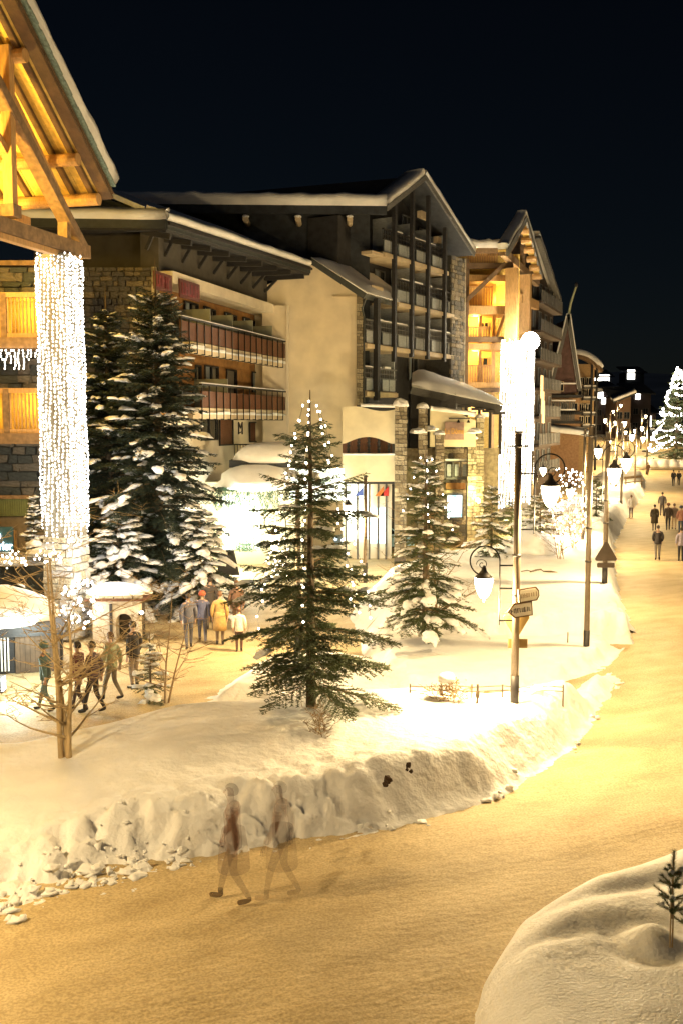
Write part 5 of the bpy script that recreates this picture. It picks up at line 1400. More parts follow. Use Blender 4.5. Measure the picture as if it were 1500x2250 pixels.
# clods of dark earth exposed in the bank face
b = MB()
for k, (px, py, s) in enumerate(((848, 1684, .055), (852, 1712, .075), (846, 1722, .05), (896, 1680, .05), (902, 1694, .035), (893, 1690, .03))):
    q = onground(px, py, .8); b.blob(q + Vector((0, -.02, 0)), (s, s * .8, s), 8, 5, .6, k)
tag(b.build('earth_clods', M('dark_earth', (.06, .035, .02), .95, .4, 20, .6, 30)), 'dark clods of earth stuck in the face of the front bank', 'earth')['kind'] = 'stuff'
# ------------------------------------------------------------------ trees
def oblob(b, c, d, t, u, la, lb, lc, seed, n=8, m=5, amp=0.35):
    V, Fc = [], []
    for i in range(m + 1):
        th = math.pi * i / m
        for j in range(n):
            ph = 2 * math.pi * j / n
            x, y, z = math.cos(th), math.sin(th) * math.cos(ph), math.sin(th) * math.sin(ph)
            k = 1 + amp * noise.noise(Vector((x * 1.9 + seed * 2.3, y * 1.9 + seed, z * 1.9)))
            zz = z * (1.0 if z > 0 else 0.3)
            V.append(c + d * (x * la * k) + t * (y * lb * k) + u * (zz * lc * k - lc * 0.5 * x * x))
    for i in range(m):
        for j in range(n):
            j2 = (j + 1) % n
            Fc.append((i * n + j, (i + 1) * n + j, (i + 1) * n + j2, i * n + j2))
    b.add(V, Fc)

def spruce(name, label, loc, H, R, seed, needle=0.075, wh=0.27, snow=0.3, ssize=1.0, mat=None, group=None, z0=0.03, droop=0.25,
           power=0.85, top=0.9, nb=6, dens=1.0, gaps=0.18, lean=0.0):
    Rn = random.Random(seed)
    th = thing(name, label, 'tree', loc, group)
    tr, br, cr, sn = MB(), MB(), MB(), MB()
    tr.tube([(lean * t * t, 0, H * t - (0.3 if t == 0 else 0)) for t in (0, .1, .3, .5, .7, .9, 1.0)],
            [0.016 * H * (1 - t) ** 0.8 + 0.008 for t in (0, .1, .3, .5, .7, .9, 1.0)], 7)
    z = z0 * H; UP = Vector((0, 0, 1)); wi = 0
    V, Fc = cr.v, cr.f
    while z < H * top:
        t = z / H; wl = Rn.uniform(1 - gaps, 1 + gaps * 0.7); n = nb + Rn.choice((-1, 0, 0, 1)); ph0 = Rn.uniform(0, 6.28)
        for k in range(n):
            L = R * (1 - t) ** power * wl * Rn.uniform(0.72, 1.12) + 0.06
            if Rn.random() < gaps * 0.4: L *= 0.55
            ph = ph0 + 6.283 * k / n + Rn.uniform(-.25, .25)
            d = Vector((math.cos(ph), math.sin(ph), 0)); s = Vector((-d.y, d.x, 0))
            o = Vector((lean * t * t, 0, z + Rn.uniform(-.5, .5) * wh))
            rise = 0.55 * t - 0.05 + Rn.uniform(-.1, .1); dr = droop * (1 - 0.5 * t) + Rn.uniform(-.08, .12)
            def P(q): return o + d * (L * q) + UP * (L * (rise * q - dr * q * q + 0.12 * q ** 3))
            br.tube([P(0), P(.35), P(.7), P(.97)], [0.010 * L + .006, 0.008 * L + .004, .006, .003], 4, False)
            step = needle * 1.0 / dens
            nt_ = max(3, int(L / step))
            for a in range(nt_ + 1):
                q = min(0.999, 0.10 + 0.90 * a / nt_)
                p0 = P(q)
                for side in (-1, 1):
                    tl = (0.46 * (1 - q) ** 0.8 * L + needle * 1.1) * Rn.uniform(.65, 1.1)
                    tl = min(tl, 0.62)
                    td = (d * Rn.uniform(.55, .8) + s * (side * Rn.uniform(.55, .85)) + UP * Rn.uniform(-.34, .10)).normalized()
                    m = max(2, int(tl / (needle * 0.42)))
                    pr = td.cross(UP).normalized()
                    for c in range(m):
                        f = (c + Rn.random() * .6) / m
                        b0 = p0 + td * (tl * f) - UP * (0.16 * tl * f * f)
                        nl = needle * Rn.uniform(.75, 1.25); R3 = Rn.uniform(-.3, .3)
                        for sd in (-1, 1, R3):
                            tip = b0 + (td * Rn.uniform(.45, .9) + pr * (sd * Rn.uniform(.4, .8)) + UP * Rn.uniform(-.35, .45)) * nl
                            wv = td * (needle * 0.25) + UP * (needle * Rn.uniform(-.10, .10))
                            i0 = len(V)
                            V.append((b0 - wv)[:]); V.append((b0 + wv)[:]); V.append(tip[:])
                            Fc.append((i0, i0 + 1, i0 + 2))
            if Rn.random() < snow:
                for e in range(Rn.choice((3, 4, 5, 6))):
                    q = Rn.uniform(.35, 1.0) ; lat = Rn.uniform(-.20, .20) * L * (1.1 - q * .6)
                    cc = P(min(q, .98)) + s * lat + UP * (0.025 * ssize - 0.10 * abs(lat))
                    q2 = P(min(1, q + .1)) - P(q - .1); dd = (q2.normalized() + s * (lat / max(L, .1)) * 1.5).normalized()
                    uu = s.cross(dd).normalized(); uu = -uu if uu.z < 0 else uu; tt = uu.cross(dd)
                    la = (0.05 + L * Rn.uniform(.05, .15)) * ssize
                    oblob(sn, cc, dd, tt, uu, la, la * Rn.uniform(.45, .85), min(0.13, la * Rn.uniform(.28, .5)), Rn.uniform(0, 99), 7, 5, 0.75)
        z += wh * Rn.uniform(.8, 1.2) * (1.0 - 0.35 * t)
        wi += 1
    cr.m = [0] * len(Fc)
    for b, nm, mt in ((tr, 'trunk', BARK), (br, 'branches', TWIG), (cr, 'crown', mat or NEEDLE), (sn, 'snow_load', SNOWT)):
        if b.f:
            o = link(nm, b.mesh(nm, mt, nm in ('trunk', 'snow_load')), th)
            if nm == 'snow_load': o['kind'] = 'stuff'
    return th

def fairy(name, label, loc, H, R, seed, nstr, gap, bulb=BULBME, s=1.0, parts=True, zlo=0.1, prof=0.8, power=0.85, sw=0.0, group=None):
    """strings hung from the tip of a tree; bulbs every `gap` metres"""
    Rn = random.Random(seed)
    th = thing(name, label, 'string lights', loc, group)
    cable = MB(); joined = MB()
    cnt = 0
    for k in range(nstr):
        ph = 6.283 * k / nstr + Rn.uniform(-.2, .2); pts = []
        z = H * Rn.uniform(0.93, 0.965); zl = H * (zlo + Rn.uniform(0, .15))
        i = 0
        while z > zl:
            t = z / H; r = prof * R * (1 - t) ** power * Rn.uniform(.92, 1.04) + 0.05
            a = ph + sw * (1 - t) + Rn.uniform(-.04, .04)
            p = Vector((math.cos(a) * r, math.sin(a) * r, z)); pts.append(p)
            if parts and cnt < 290:
                o = link('bulb', bulb, th); o.location = p; cnt += 1
                o.scale = (s, s, s)
            else:
                joined.blob(p, (0.03 * s, 0.03 * s, 0.03 * s), 5, 3, 0)
            z -= gap * Rn.uniform(.8, 1.25)
        cable.tube(pts, 0.004, 3, False)
    link('cable', cable.mesh('cable', IRON), th, 'stuff')
    if joined.f:
        link('bulbs', joined.mesh('bulbs', BULB, True), th, 'stuff')
    return th

def bare_tree(name, label, loc, H, seed, stems, mat=BARKL, r0=0.05, spread=0.5, levels=3, group=None, cat='tree'):
    Rn = random.Random(seed); th = thing(name, label, cat, loc, group)
    tb, bb = MB(), MB()
    def grow(p, d, L, r, lv):
        n = 5; pts, rad = [p], [r]
        q = Vector(p); dd = Vector(d)
        for i in range(n):
            w_ = .07 if lv == 0 else .16
            dd = (dd + Vector((Rn.uniform(-w_, w_), Rn.uniform(-w_, w_), Rn.uniform(-.02, .10)))).normalized()
            q = q + dd * (L / n); pts.append(q.copy()); rad.append(r * (1 - 0.75 * (i + 1) / n))
        (tb if lv == 0 else bb).tube(pts, rad, 7 if lv == 0 else 4, False)
        if lv < levels:
            for c in range(Rn.choice((8, 9, 10)) if lv == 0 else Rn.choice((2, 3, 4))):
                i = Rn.randrange(1, n + 1) if lv else 1 + c % n
                a = Rn.uniform(0, 6.28)
                side = Vector((math.cos(a), math.sin(a), Rn.uniform(-.15, .3)))
                nd = (dd * 0.45 + side * (spread + 0.4)).normalized()
                grow(pts[i], nd, L * Rn.uniform(.34, .58), max(.007, rad[i] * .6), lv + 1)
    for (dx, dy, sx, sy, hh) in stems:
        grow(Vector((dx, dy, -0.2)), Vector((sx, sy, 1)).normalized(), hh, r0, 0)
    link('trunk', tb.mesh('trunk', mat, True), th); link('branches', bb.mesh('branches', mat, True), th)
    return th

# the decorated spruce in the front garden
p = onground(683, 1552, 1.0); p.z -= 0.05
XM = p
spruce('spruce_tree', 'tall decorated spruce with strings of lights in the front snow garden', p, 6.75, 2.1, 11, z0=.09, needle=0.082, wh=0.25, snow=0.16,
       ssize=0.8, group='spruces in the snow gardens', droop=0.36, gaps=0.48, top=0.89, power=0.80, dens=1.05, nb=5)
fairy('string_lights', 'warm bulbs on cords hanging down the tall front spruce', p, 6.75, 2.0, 4, 7, 0.30, zlo=0.22, prof=0.85, s=0.95)
# snow-laden spruce behind the lamp post
p = onground(932, 1372, 1.0); SP2 = p
spruce('spruce_tree', 'broad snow-laden spruce beside the stone pillars, left of the signpost', p, 5.4, 1.55, 21, needle=0.085, wh=0.29, snow=0.75, ssize=1.0,
       group='spruces in the snow gardens', droop=0.42, power=0.75)
fairy('string_lights', 'white bulbs on the upper left side of the snow-laden spruce', p, 5.2, 1.6, 9, 4, 0.34, BULBME2, zlo=0.5, prof=0.9)
# two big dark spruces before the hotel
p = W(352, 1262, 37.0); p.z = surf(p.x, p.y) - 0.1
spruce('spruce_tree', 'tallest dark spruce standing before the hotel balconies', p, 8.1 + 290 / FPX * 37 - p.z, 3.15, 31, needle=0.12, wh=0.28, snow=0.55, ssize=0.95, mat=NEEDLED, nb=7, dens=1.1,
       group='dark spruces before the hotel', droop=0.42, power=0.72)
p = W(244, 1240, 38.2); p.z = surf(p.x, p.y) - 0.1
spruce('spruce_tree', 'dark spruce next to the light-wrapped column, against the hotel stone wall', p, 8.0 + 240 / FPX * 38.2 - p.z, 2.5, 32, needle=0.12, wh=0.28, snow=0.5, ssize=0.95, mat=NEEDLED, nb=7, dens=1.1,
       group='dark spruces before the hotel', droop=0.42, power=0.75)
p = W(440, 1230, 35.8); p.z = surf(p.x, p.y) - 0.15
spruce('spruce_tree', 'low wide spruce sagging under thick snow at the foot of the dark pair', p, 4.3, 1.7, 33, needle=0.11, wh=0.3, snow=1.0, ssize=1.35, mat=NEEDLED,
       group='dark spruces before the hotel', droop=0.55, power=0.6)
p = W(262, 1240, 35.4); p.z = surf(p.x, p.y) - 0.15
spruce('spruce_tree', 'squat snow-buried spruce right beside the light-wrapped column', p, 4.0, 2.0, 34, needle=0.11, wh=0.3, snow=1.0, ssize=1.5, mat=NEEDLED,
       group='dark spruces before the hotel', droop=0.55, power=0.55)
# smaller spruces further along the street
p = onground(1078, 1222, 1.0)
spruce('spruce_tree', 'small open spruce behind the arm of the signpost lamp', p, 3.3, 1.35, 41, needle=0.11, wh=0.33, snow=0.7, ssize=1.2, group='spruces in the snow gardens', droop=0.4)
p = onground(1185, 1205, 1.0)
spruce('spruce_tree', 'short snowy spruce between the signpost and the next pole', p, 2.6, 1.5, 42, needle=0.11, wh=0.33, snow=0.9, ssize=1.3, group='spruces in the snow gardens', droop=0.4, power=0.6)
p = onground(1308, 1145, 1.0)
spruce('spruce_tree', 'little dark spruce behind the two poles at the road edge', p, 2.9, 1.1, 43, needle=0.13, wh=0.36, snow=0.5, ssize=1.3, group='spruces in the snow gardens', droop=0.4)
p = W(76, 1190, 34.5); p.z = 2.2
spruce('spruce_tree', 'narrow snowy spruce left of the light-wrapped column', p, 2.4, 0.35, 44, needle=0.08, wh=0.2, snow=0.9, ssize=1.6, mat=NEEDLED, group='dark spruces before the hotel')
p = onground(332, 1540, 0.4)
spruce('spruce_sapling', 'small sparse sapling with snow clumps beside the left footpath', p, 1.75, 0.55, 45, needle=0.055, wh=0.2, snow=0.9, ssize=1.3, nb=4, gaps=0.4)
p = onground(60, 1420, 0.4)
spruce('spruce_sapling', 'bushy spruce by the wooden hut at the left edge', p, 2.0, 0.9, 46, needle=0.08, wh=0.24, snow=0.8, ssize=1.5, mat=NEEDLED)
p = onground(1122, 1172, 1.0)
spruce('spruce_tree', 'short spruce floodlit bright yellow beside the lit stone pillars', p, 2.3, .95, 47, needle=0.11, wh=0.3, snow=0.4, ssize=1.1, group='spruces in the snow gardens', droop=0.35, power=.6)
# far Christmas tree at the end of the street
p = W(1484, 997, 150.0); p.z = base_z(p.x, p.y); FX = p
FH = 7 + (930 - 808) / FPX * 150 - p.z
spruce('christmas_tree', 'huge glowing Christmas tree at the end of the street', p, FH, 4.3, 51, needle=0.32, wh=0.8, snow=0.0, droop=0.3, nb=7, gaps=0.2, power=0.9)
def swags():
    th = thing('string_lights', 'looping garlands of white lights wrapped round the huge tree', 'string lights', FX)
    b = MB(); c = MB(); R = random.Random(3)
    def cone(a, z, k=0.0):
        r = 4.3 * max(0, 1 - z / FH) ** 0.9 + 0.12 + k; return Vector((math.cos(a) * r, math.sin(a) * r, z))
    for m in range(40):
        z = FH * (0.05 + 0.93 * R.random() ** 1.25); a = R.uniform(0, 6.283); da = R.uniform(.5, 1.5); dz = R.uniform(-2.2, 2.2) * (1 - z / FH * .6)
        r = 4.3 * (1 - z / FH) + .3; n = max(3, int((da * r + abs(dz)) / .40)); pts = []
        for i in range(n + 1):
            t = i / n; zz = min(FH * .99, z + dz * t - 0.9 * (1 - z / FH) * math.sin(math.pi * t))
            q = cone(a + da * t, max(.3, zz), R.uniform(-.15, .1)); pts.append(q); s = R.uniform(.07, .15) * (1.4 if R.random() < .2 else 1)
            b.blob(q, (s, s, s), 5, 3, 0)
        c.tube(pts, 0.03, 3, False)
    for k in range(26):
        s = R.uniform(.12, .2); b.blob(cone(R.uniform(0, 6.3), FH * R.uniform(.86, .99)), (s, s, s), 5, 3, 0)
    link('cable', c.mesh('cable', IRON), th); link('bulbs', b.mesh('bulbs', BULB, True), th, 'stuff')
swags()
# bare trees
p = onground(143, 1664, 0.7)
bare_tree('bare_tree', 'pale bare tree with paired stems standing in the front snow garden', p, 3.9, 3,
          [(-0.06, 0, 0.0, 0, 3.9), (0.05, 0.03, -0.02, 0.03, 4.0), (0.08, -0.02, 0.10, -0.05, 3.0)], r0=0.06, spread=0.75, levels=4, group='bare trees in the gardens')
p = onground(362, 1545, 0.5)
bare_tree('bare_tree', 'thin bare young tree beside the footpath walkers', p, 3.2, 8, [(0, 0, 0.06, 0.05, 3.0), (0.05, 0.05, 0.16, 0.05, 2.4)], TWIG, 0.03, 0.65, 4, group='bare trees in the gardens')
p = onground(958, 1392, 1.0)
bare_tree('bare_tree', 'slender bare tree in front of the snow-laden spruce', p, 3.6, 12, [(0, 0, 0.0, 0.05, 4.0), (-0.12, 0.0, -0.02, 0.02, 3.6), (-0.25, 0, -0.25, 0, 0.7)], TWIG, 0.05, 0.6, group='bare trees in the gardens')
for i, (px, py, h, lab) in enumerate(((1232, 1228, 3.2, 'leafless shrub of many thin stems right of the signpost'),
                                      (1262, 1205, 3.0, 'leafless shrub close behind the tall pole'),
                                      (600, 1505, 1.3, 'scrubby leafless twigs under the decorated spruce'),
                                      (700, 1610, 0.7, 'few dry twigs poking from snow before the decorated spruce'))):
    p = onground(px, py, 1.0); R = random.Random(60 + i)
    bare_tree('bare_shrub', lab, p, h, 70 + i, [(R.uniform(-.2, .2), R.uniform(-.15, .15), R.uniform(-.25, .25), R.uniform(-.2, .2), h * R.uniform(.6, 1)) for _ in range(7 if h > 2 else 5)],
              TWIG, 0.018 if h > 2 else 0.010, 0.4, 2, 'bare shrubs in the snow', 'shrub')
def shrub_lights(label, px, py, n, w_, h, seed, bulb, z=0.8, s=1.0):
    p = onground(px, py, 1.0); R = random.Random(seed)
    th = thing('string_lights', label, 'string lights', p)
    pts = []
    for k in range(n):
        a = R.uniform(0, 6.28); zz = z + h * R.random() ** 0.9; r = w_ * math.sqrt(R.random()) * (1 - 0.5 * abs((zz - z) / h - .5))
        q = Vector((math.cos(a) * r, math.sin(a) * r, zz)); pts.append(q)
        o = link('bulb', bulb, th); o.location = q; k2 = s * R.uniform(.7, 1.4); o.scale = (k2, k2, k2)
    pts.sort(key=lambda q: q.z)
    c = MB(); c.tube(pts, 0.005, 3, False); link('cable', c.mesh('cable', IRON), th, 'stuff')
shrub_lights('cluster of white bulbs in the leafless shrubs by the tall pole', 1248, 1215, 150, 0.85, 3.3, 2, BULBME2, 0.6, 1.2)
shrub_lights('white bulbs in the bare tree at the foot of the light-wrapped column', 178, 1420, 70, 0.75, 1.5, 5, BULBME2, 0.6, 1.5)
shrub_lights('row of small bulbs on the snowy ledge left of the column', 60, 1420, 50, 1.3, 0.35, 6, BULBME, 2.6, 1.2)
shrub_lights('star-like tangle of warm bulbs around the lamp behind the front spruce', 612, 1300, 40, 0.5, 1.7, 7, BULBME, 0.6, 1.4)
# little pine on the near mound
def sapling(px, py, H, seed, label):
    p = onground(px, py, 1.1); R = random.Random(seed)
    th = thing('pine_sapling', label, 'tree', (p.x, p.y, p.z - 0.02), 'pine saplings on the near mound')
    t, c, s = MB(), MB(), MB()
    for dx in (-0.012, 0.014): t.tube([(dx, 0, 0), (dx, 0, H * .5)], 0.009, 6)
    t.tube([(0, 0, H * .3), (0, 0, H)], [0.012, 0.008], 6)
    def brush(p0, p1, n, nl):
        p0, p1 = Vector(p0), Vector(p1); d = (p1 - p0).normalized(); L = (p1 - p0).length
        t.tube([p0, p1], [0.008, 0.006], 5)
        r = d.orthogonal().normalized(); q = d.cross(r)
        for i in range(n):
            f = R.uniform(.08, 1.0); a = R.uniform(0, 6.28); o = r * math.cos(a) + q * math.sin(a)
            b0 = p0 + d * (L * f); tip = b0 + (o * .8 + d * R.uniform(.5, .9)) * nl * R.uniform(.8, 1.15); w_ = d.cross(o) * 0.0022
            k = len(c.v); c.v += [(b0 - w_)[:], (b0 + w_)[:], tip[:]]; c.f.append((k, k + 1, k + 2)); c.m.append(0)
    brush((0, 0, H * .75), (0, 0, H), 420, 0.055)
    brush((0, 0, H * .4), (0, 0, H * .75), 260, 0.05)
    for zf, L, nb_ in ((.38, .24, 5), (.50, .26, 6), (.64, .20, 5), (.76, .13, 5)):
        a0 = R.uniform(0, 6)
        for k in range(nb_):
            a = a0 + 6.283 * k / nb_ + R.uniform(-.3, .3); z = H * zf; l = L * R.uniform(.7, 1.15)
            p1 = (math.cos(a) * l * .85, math.sin(a) * l * .85, z + l * .42)
            brush((0, 0, z), p1, 240, 0.052)
            if R.random() < .4:
                q = Vector(p1) * .75 + Vector((0, 0, z)) * .25
                s.blob(q + Vector((0, 0, .02)), (.035, .03, .03), 8, 5, .3, k)
    link('trunk', t.mesh('trunk', BARKL), th); link('crown', c.mesh('crown', PINE), th); link('snow_load', s.mesh('snow_load', SNOWT, True), th)
sapling(1473, 2078, 1.13, 2, 'little two-stemmed pine sapling on the near snow mound')
sapling(1520, 2085, 0.62, 6, 'second lower pine sapling cut by the right frame edge')
# small snow-capped bush and stakes behind the bank crest
p = onground(984, 1540, 1.0)
bare_tree('low_bush', 'small brown bush wearing a round cap of snow behind the bank', p, 0.6, 31, [(R_ * 0.05, 0, R_ * 0.3, 0.1, .5) for R_ in (-2, -1, 0, 1, 2)], TWIG, .012, .5, 3, None, 'shrub')
bush = bpy.data.objects['low_bush']
cap = MB(); cap.blob((-0.05, 0, .52), (.19, .17, .12), 12, 8, .25, 3); link('snow_cap', cap.mesh('snow_cap', SNOW, True), bush)
lf = MB(); R_ = random.Random(3)
for k in range(260):
    q = Vector((R_.gauss(0, .12), R_.gauss(0, .1), R_.uniform(.08, .5))); a = Vector((R_.uniform(-1, 1), R_.uniform(-1, 1), R_.uniform(-1, 1))) * .05
    lf.add([q, q + a, q + Vector((a.y, a.z, a.x))], [(0, 1, 2)])
link('foliage', lf.mesh('foliage', M('dry_leaves', (.20, .12, .03), .8, .3)), bush)
# ------------------------------------------------------------------ people
def skin_mesh(name, verts, edges, radii, root, sub=1):
    me = bpy.data.meshes.new(name); me.from_pydata(verts, edges, []); o = bpy.data.objects.new(name, me); COL.objects.link(o)
    sk = o.modifiers.new('s', 'SKIN'); sk.use_smooth_shade = True; sk.branch_smoothing = .6
    dat = me.skin_vertices[0].data
    for i, r in enumerate(radii):
        dat[i].radius = r if isinstance(r, tuple) else (r, r); dat[i].use_root = (i == root)
    sb = o.modifiers.new('d', 'SUBSURF'); sb.levels = sub; sb.render_levels = sub
    dg = bpy.context.evaluated_depsgraph_get(); out = bpy.data.meshes.new_from_object(o.evaluated_get(dg), depsgraph=dg)
    out.name = name; bpy.data.objects.remove(o); bpy.data.meshes.remove(me); return out
SKINM = M('skin', (.45, .28, .20), .6, .08); HAIRD = M('dark_hair', (.03, .02, .015), .6, .3); HAIRB = M('brown_hair', (.12, .06, .03), .6, .3)
def make_pose(stride, swing, bend=0.0, pockets=False):
    """figure facing +y; stride = half step length, swing = arm swing"""
    V, E, Rd = [], [], []
    def v(p, r): V.append(p); Rd.append(r); return len(V) - 1
    def e(a, b): E.append((a, b))
    pel = v((0, 0, .94), (.155, .11)); wst = v((0, .01, 1.10), (.135, .10)); ch = v((0, .02 + bend * .5, 1.32), (.165, .115)); up = v((0, .02 + bend, 1.43), (.12, .09))
    nk = v((0, .03 + bend, 1.50), .055); hb = v((0, .045 + bend, 1.58), (.070, .085)); ht = v((0, .04 + bend, 1.68), (.074, .092)); tp = v((0, .035 + bend, 1.735), (.045, .055))
    for a, b in ((pel, wst), (wst, ch), (ch, up), (up, nk), (nk, hb), (hb, ht), (ht, tp)): e(a, b)
    nose = v((0, .155 + bend, 1.625), .014); e(ht, nose)
    arms = []
    for s in (-1, 1):
        sw = swing * s
        sh = v((s * .175, .015 + bend, 1.41), .065); el = v((s * .245, -.02 + sw * .5, 1.14), .048)
        if pockets: wr = v((s * .185, .10, .93), .036)
        else: wr = v((s * .235, .05 + sw, .90), .034)
        e(up, sh); e(sh, el); e(el, wr)
        wx, wy, wz = V[wr]; pm = v((wx, wy + .015, wz - .07), (.022, .038)); e(wr, pm)
        for k in range(4):
            y = wy - .02 + k * .024; l = (.055, .068, .072, .060)[k]
            a = v((wx, y, wz - .115), .010); b = v((wx - s * .006, y + .006, wz - .115 - l * .5), .0095); c = v((wx - s * .018, y + .014, wz - .112 - l), .008); e(pm, a); e(a, b); e(b, c)
        t1 = v((wx - s * .012, wy + .055, wz - .085), .010); t2 = v((wx - s * .018, wy + .068, wz - .13), .009); e(pm, t1); e(t1, t2)
        arms.append((sh, el, wr))
    for s in (-1, 1):
        st = stride * s
        hp = v((s * .085, 0, .88), (.095, .10)); kn = v((s * .09, st * .45 + .04 + (.05 if st < 0 else 0), .49), (.062, .065)); an = v((s * .088, st, .10 + (.05 if st < 0 else 0)), (.042, .046))
        hl = v((s * .09, st - .03, .045 + (.05 if st < 0 else 0)), (.042, .042)); to = v((s * .10, st + .17, .035), (.042, .030))
        for a, b in ((pel, hp), (hp, kn), (kn, an), (an, hl), (hl, to)): e(a, b)
    body = skin_mesh('body', V, E, Rd, pel)
    for _ in range(3): body.materials.append(SKINM)
    for p in body.polygons:
        z = p.center.z; p.material_index = 2 if z < .13 else 1 if (z < .99 and abs(p.center.x) < .19) else 0
    # jacket
    JV, JE, JR = [], [], []
    def jv(p, r): JV.append(p); JR.append(r); return len(JV) - 1
    a0 = jv((0, 0, .80), (.185, .145)); a1 = jv((0, .01, 1.0), (.185, .145)); a2 = jv((0, .015 + bend * .4, 1.2), (.185, .14)); a3 = jv((0, .02 + bend, 1.39), (.165, .125)); a4 = jv((0, .03 + bend, 1.51), (.085, .085))
    JE += [(a0, a1), (a1, a2), (a2, a3), (a3, a4)]
    for sh, el, wr in arms:
        b0 = jv(tuple(V[sh]), .088); b1 = jv(tuple(V[el]), .070); q = Vector(V[wr]).lerp(Vector(V[el]), .04); b2 = jv(tuple(q), .056)
        JE += [(a3, b0), (b0, b1), (b1, b2)]
    jacket = skin_mesh('jacket', JV, JE, JR, a1); jacket.materials.append(SKINM)
    b = MB(); b.blob((0, .025 + bend, 1.665), (.086, .106, .108), 14, 9, .06, 2); hair = b.mesh('hair', HAIRD, True)
    # keep the face open: push front hair back
    for q in hair.vertices:
        if q.co.y > .06 + bend and q.co.z < 1.71: q.co.y = .06 + bend
        if q.co.z < 1.60: q.co.z = 1.60
    eyes = MB()
    for s in (-1, 1): eyes.blob((s * .03, .122 + bend, 1.648), (.010, .007, .008), 6, 4, 0)
    eyem = eyes.mesh('eyes', IRON, True)
    for s in (-1, 1): pass
    return body, jacket, hair, eyem
POSES = [make_pose(.0, .03), make_pose(.24, .16), make_pose(-.22, -.15), make_pose(.05, .0, 0.03, True)]
HATME = MB().lathe([(.115, 1.63), (.122, 1.66), (.118, 1.70), (.09, 1.76), (.04, 1.79), (0.0, 1.80)], (0, .03, 0), 14).mesh('hat', RED, True)
def hemesh(z0):
    return MB().lathe([(.235, z0), (.225, z0 + .2), (.19, .95), (.17, 1.1)], (0, 0, 0), 14)
def person(label, px, py, Hm, pose, rz, coat, trousers, hair=HAIRD, hat=None, skirt=None, z=0.0, group=None, shoes=(.03, .025, .02), alpha=None, loc=None, falpha=None):
    p = loc if loc is not None else onground(px, py, z)
    th = thing('person', label, 'person', (p.x, p.y, p.z), group, math.radians(rz)); s = Hm / 1.76; th.scale = (s, s, s)
    bd, jk, hr, ey = POSES[pose]
    o = link('body', bd, th)
    sk = SKINM if alpha is None else cloth((.45, .28, .20), alpha)
    for i, mt in enumerate((sk, cloth(trousers, alpha), cloth(shoes, falpha if falpha else alpha))):
        o.material_slots[i].link = 'OBJECT'; o.material_slots[i].material = mt
    o = link('jacket', jk, th); o.material_slots[0].link = 'OBJECT'; o.material_slots[0].material = cloth(coat, alpha)
    if hat: h = link('hat', HATME, th); h.material_slots[0].link = 'OBJECT'; h.material_slots[0].material = cloth(hat, alpha)
    h = link('hair', hr, th); h.material_slots[0].link = 'OBJECT'; h.material_slots[0].material = hair if alpha is None else cloth((.05, .03, .02), alpha)
    h = link('eyes', ey, th); h.material_slots[0].link = 'OBJECT'; h.material_slots[0].material = IRON if alpha is None else cloth((.03, .03, .03), alpha)
    if skirt:
        link('coat_skirt', hemesh(.50).mesh('coat_skirt', cloth(skirt, alpha), True), th)
    return th
g = 'people walking along the road'
BLK, NAVY, GREY = (.03, .03, .035), (.03, .035, .06), (.18, .17, .16)
person('person in dark jacket and grey trousers walking alone up the road, seen from behind', 1443, 1231, 1.80, 3, -12, (.035, .03, .035), (.20, .18, .17), group=g)
person('person in pale lavender jacket and dark trousers at the right frame edge', 1494, 1233, 1.72, 0, -10, (.30, .27, .34), BLK, group=g)
person('person in white jacket standing by the snow bank', 1385, 1138, 1.70, 0, 0, (.72, .68, .64), (.08, .05, .05), HAIRB, group=g)
person('person in long dark brown coat, leftmost of the walking cluster', 1436, 1166, 1.72, 1, -15, (.06, .045, .025), (.10, .07, .05), group=g, skirt=(.06, .045, .025))
person('tall person in dark grey jacket at the back of the walking cluster', 1453, 1134, 1.82, 2, -15, (.10, .09, .09), (.08, .06, .05), group=g)
person('person in black overalls in the middle of the walking cluster', 1466, 1165, 1.78, 1, -15, (.07, .05, .04), BLK, group=g, hat=(.25, .12, .08))
person('person in beige trousers at the right of the walking cluster', 1479, 1164, 1.74, 2, -15, (.22, .16, .13), (.40, .30, .20), HAIRB, group=g)
person('person in salmon pink jacket and blue trousers close to the right edge', 1494, 1172, 1.76, 0, -10, (.42, .20, .15), (.05, .07, .12), group=g, hat=(.06, .06, .1))
person('distant person in black, left of the far couple', 1478, 1068, 1.80, 3, 0, BLK, BLK, group=g)
person('distant person in black, right of the far couple', 1490, 1067, 1.70, 3, 0, BLK, BLK, group=g)
person('tiny distant person in blue-grey at the end of the road', 1434, 1034, 1.7, 0, 0, (.12, .15, .22), BLK, group=g, z=.6)
person('tiny distant person in brown beside the far bank', 1422, 1046, 1.7, 1, 0, (.25, .16, .11), (.2, .14, .1), group=g, z=.4)
g = 'people on the footpath left of the decorated spruce'
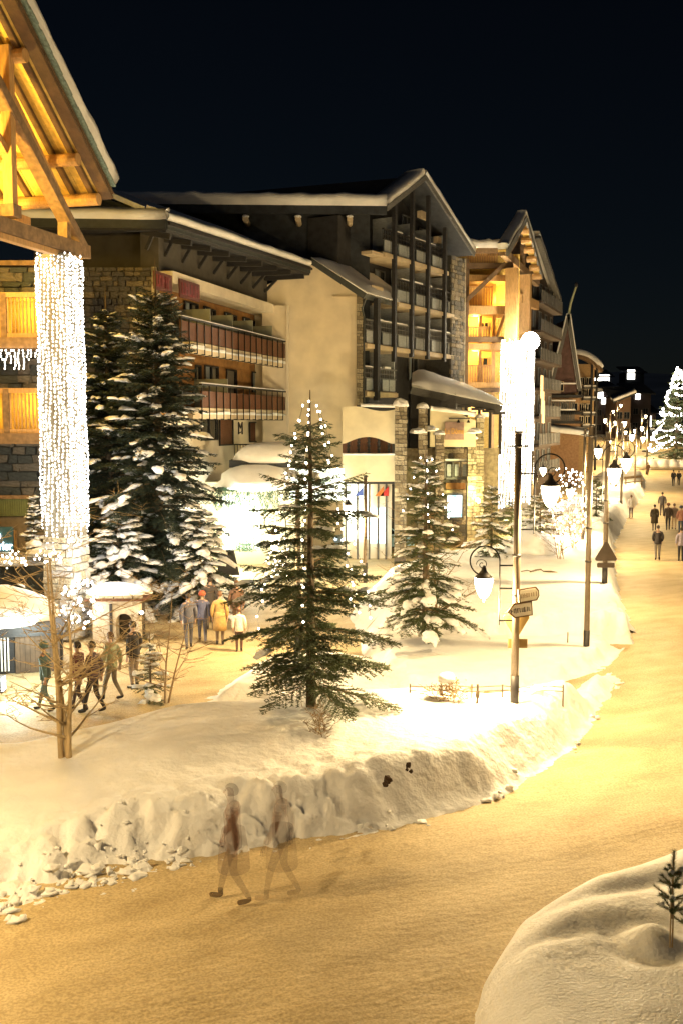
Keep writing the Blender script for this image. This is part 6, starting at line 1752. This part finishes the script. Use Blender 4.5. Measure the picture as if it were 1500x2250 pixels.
person('person in dark blue-grey anorak, leftmost of the footpath group', 416, 1426, 1.75, 1, 15, (.10, .10, .13), (.09, .09, .11), group=g)
person('person in slate blue jacket with a red hat in the footpath group', 446, 1414, 1.68, 2, 10, (.09, .10, .19), (.08, .08, .11), group=g, hat=(.35, .08, .04))
person('person in tan coat in the middle of the footpath group', 484, 1417, 1.72, 0, 0, (.42, .27, .10), (.20, .14, .10), HAIRB, group=g, skirt=(.42, .27, .10))
person('person with dark hair and charcoal jacket behind the tan coat', 463, 1384, 1.82, 0, 0, (.06, .05, .045), (.10, .08, .06), group=g)
person('person in brown jacket at the right of the footpath group', 521, 1392, 1.80, 2, -5, (.16, .09, .06), (.12, .08, .05), HAIRB, group=g)
person('child in white jacket and dark trousers beside a spruce branch', 526, 1432, 1.38, 0, 0, (.70, .62, .52), (.10, .05, .04), HAIRB, group=g)
g = 'people beside the bare tree at the left'
person('person in pale green jacket right of the bare tree', 248, 1538, 1.75, 2, 70, (.30, .32, .20), (.22, .18, .13), HAIRB, group=g)
person('person in black jacket by the arched shelter', 297, 1512, 1.80, 0, 60, (.03, .025, .025), (.25, .19, .14), group=g)
person('person in dark red jacket directly behind the bare tree', 176, 1562, 1.72, 1, 75, (.14, .04, .05), (.07, .05, .05), group=g)
person('person in black trousers and plum jacket between red and green jackets', 208, 1566, 1.76, 2, 75, (.08, .05, .055), (.03, .025, .025), group=g)
person('person in teal jacket left of the bare tree', 103, 1562, 1.70, 1, 80, (.10, .16, .16), (.14, .20, .20), group=g, hat=(.10, .16, .16))
# the barely exposed passer-by on the near road: almost see-through, boots clearest
th = person('see-through blurred person striding past the ploughed bank, only boots distinct', 515, 1980, 1.78, 1, 80, (.20, .12, .10), (.20, .13, .10), loc=G(515, 1982, 0), shoes=(.10, .05, .02), alpha=.20, falpha=.6, skirt=(.20, .12, .10))
th = person('second see-through blurred person beside the first on the near road', 605, 1985, 1.78, 2, 82, (.22, .15, .11), (.22, .15, .11), loc=G(620, 1975, 0), shoes=(.16, .09, .04), alpha=.14, falpha=.2, skirt=(.22, .15, .11))
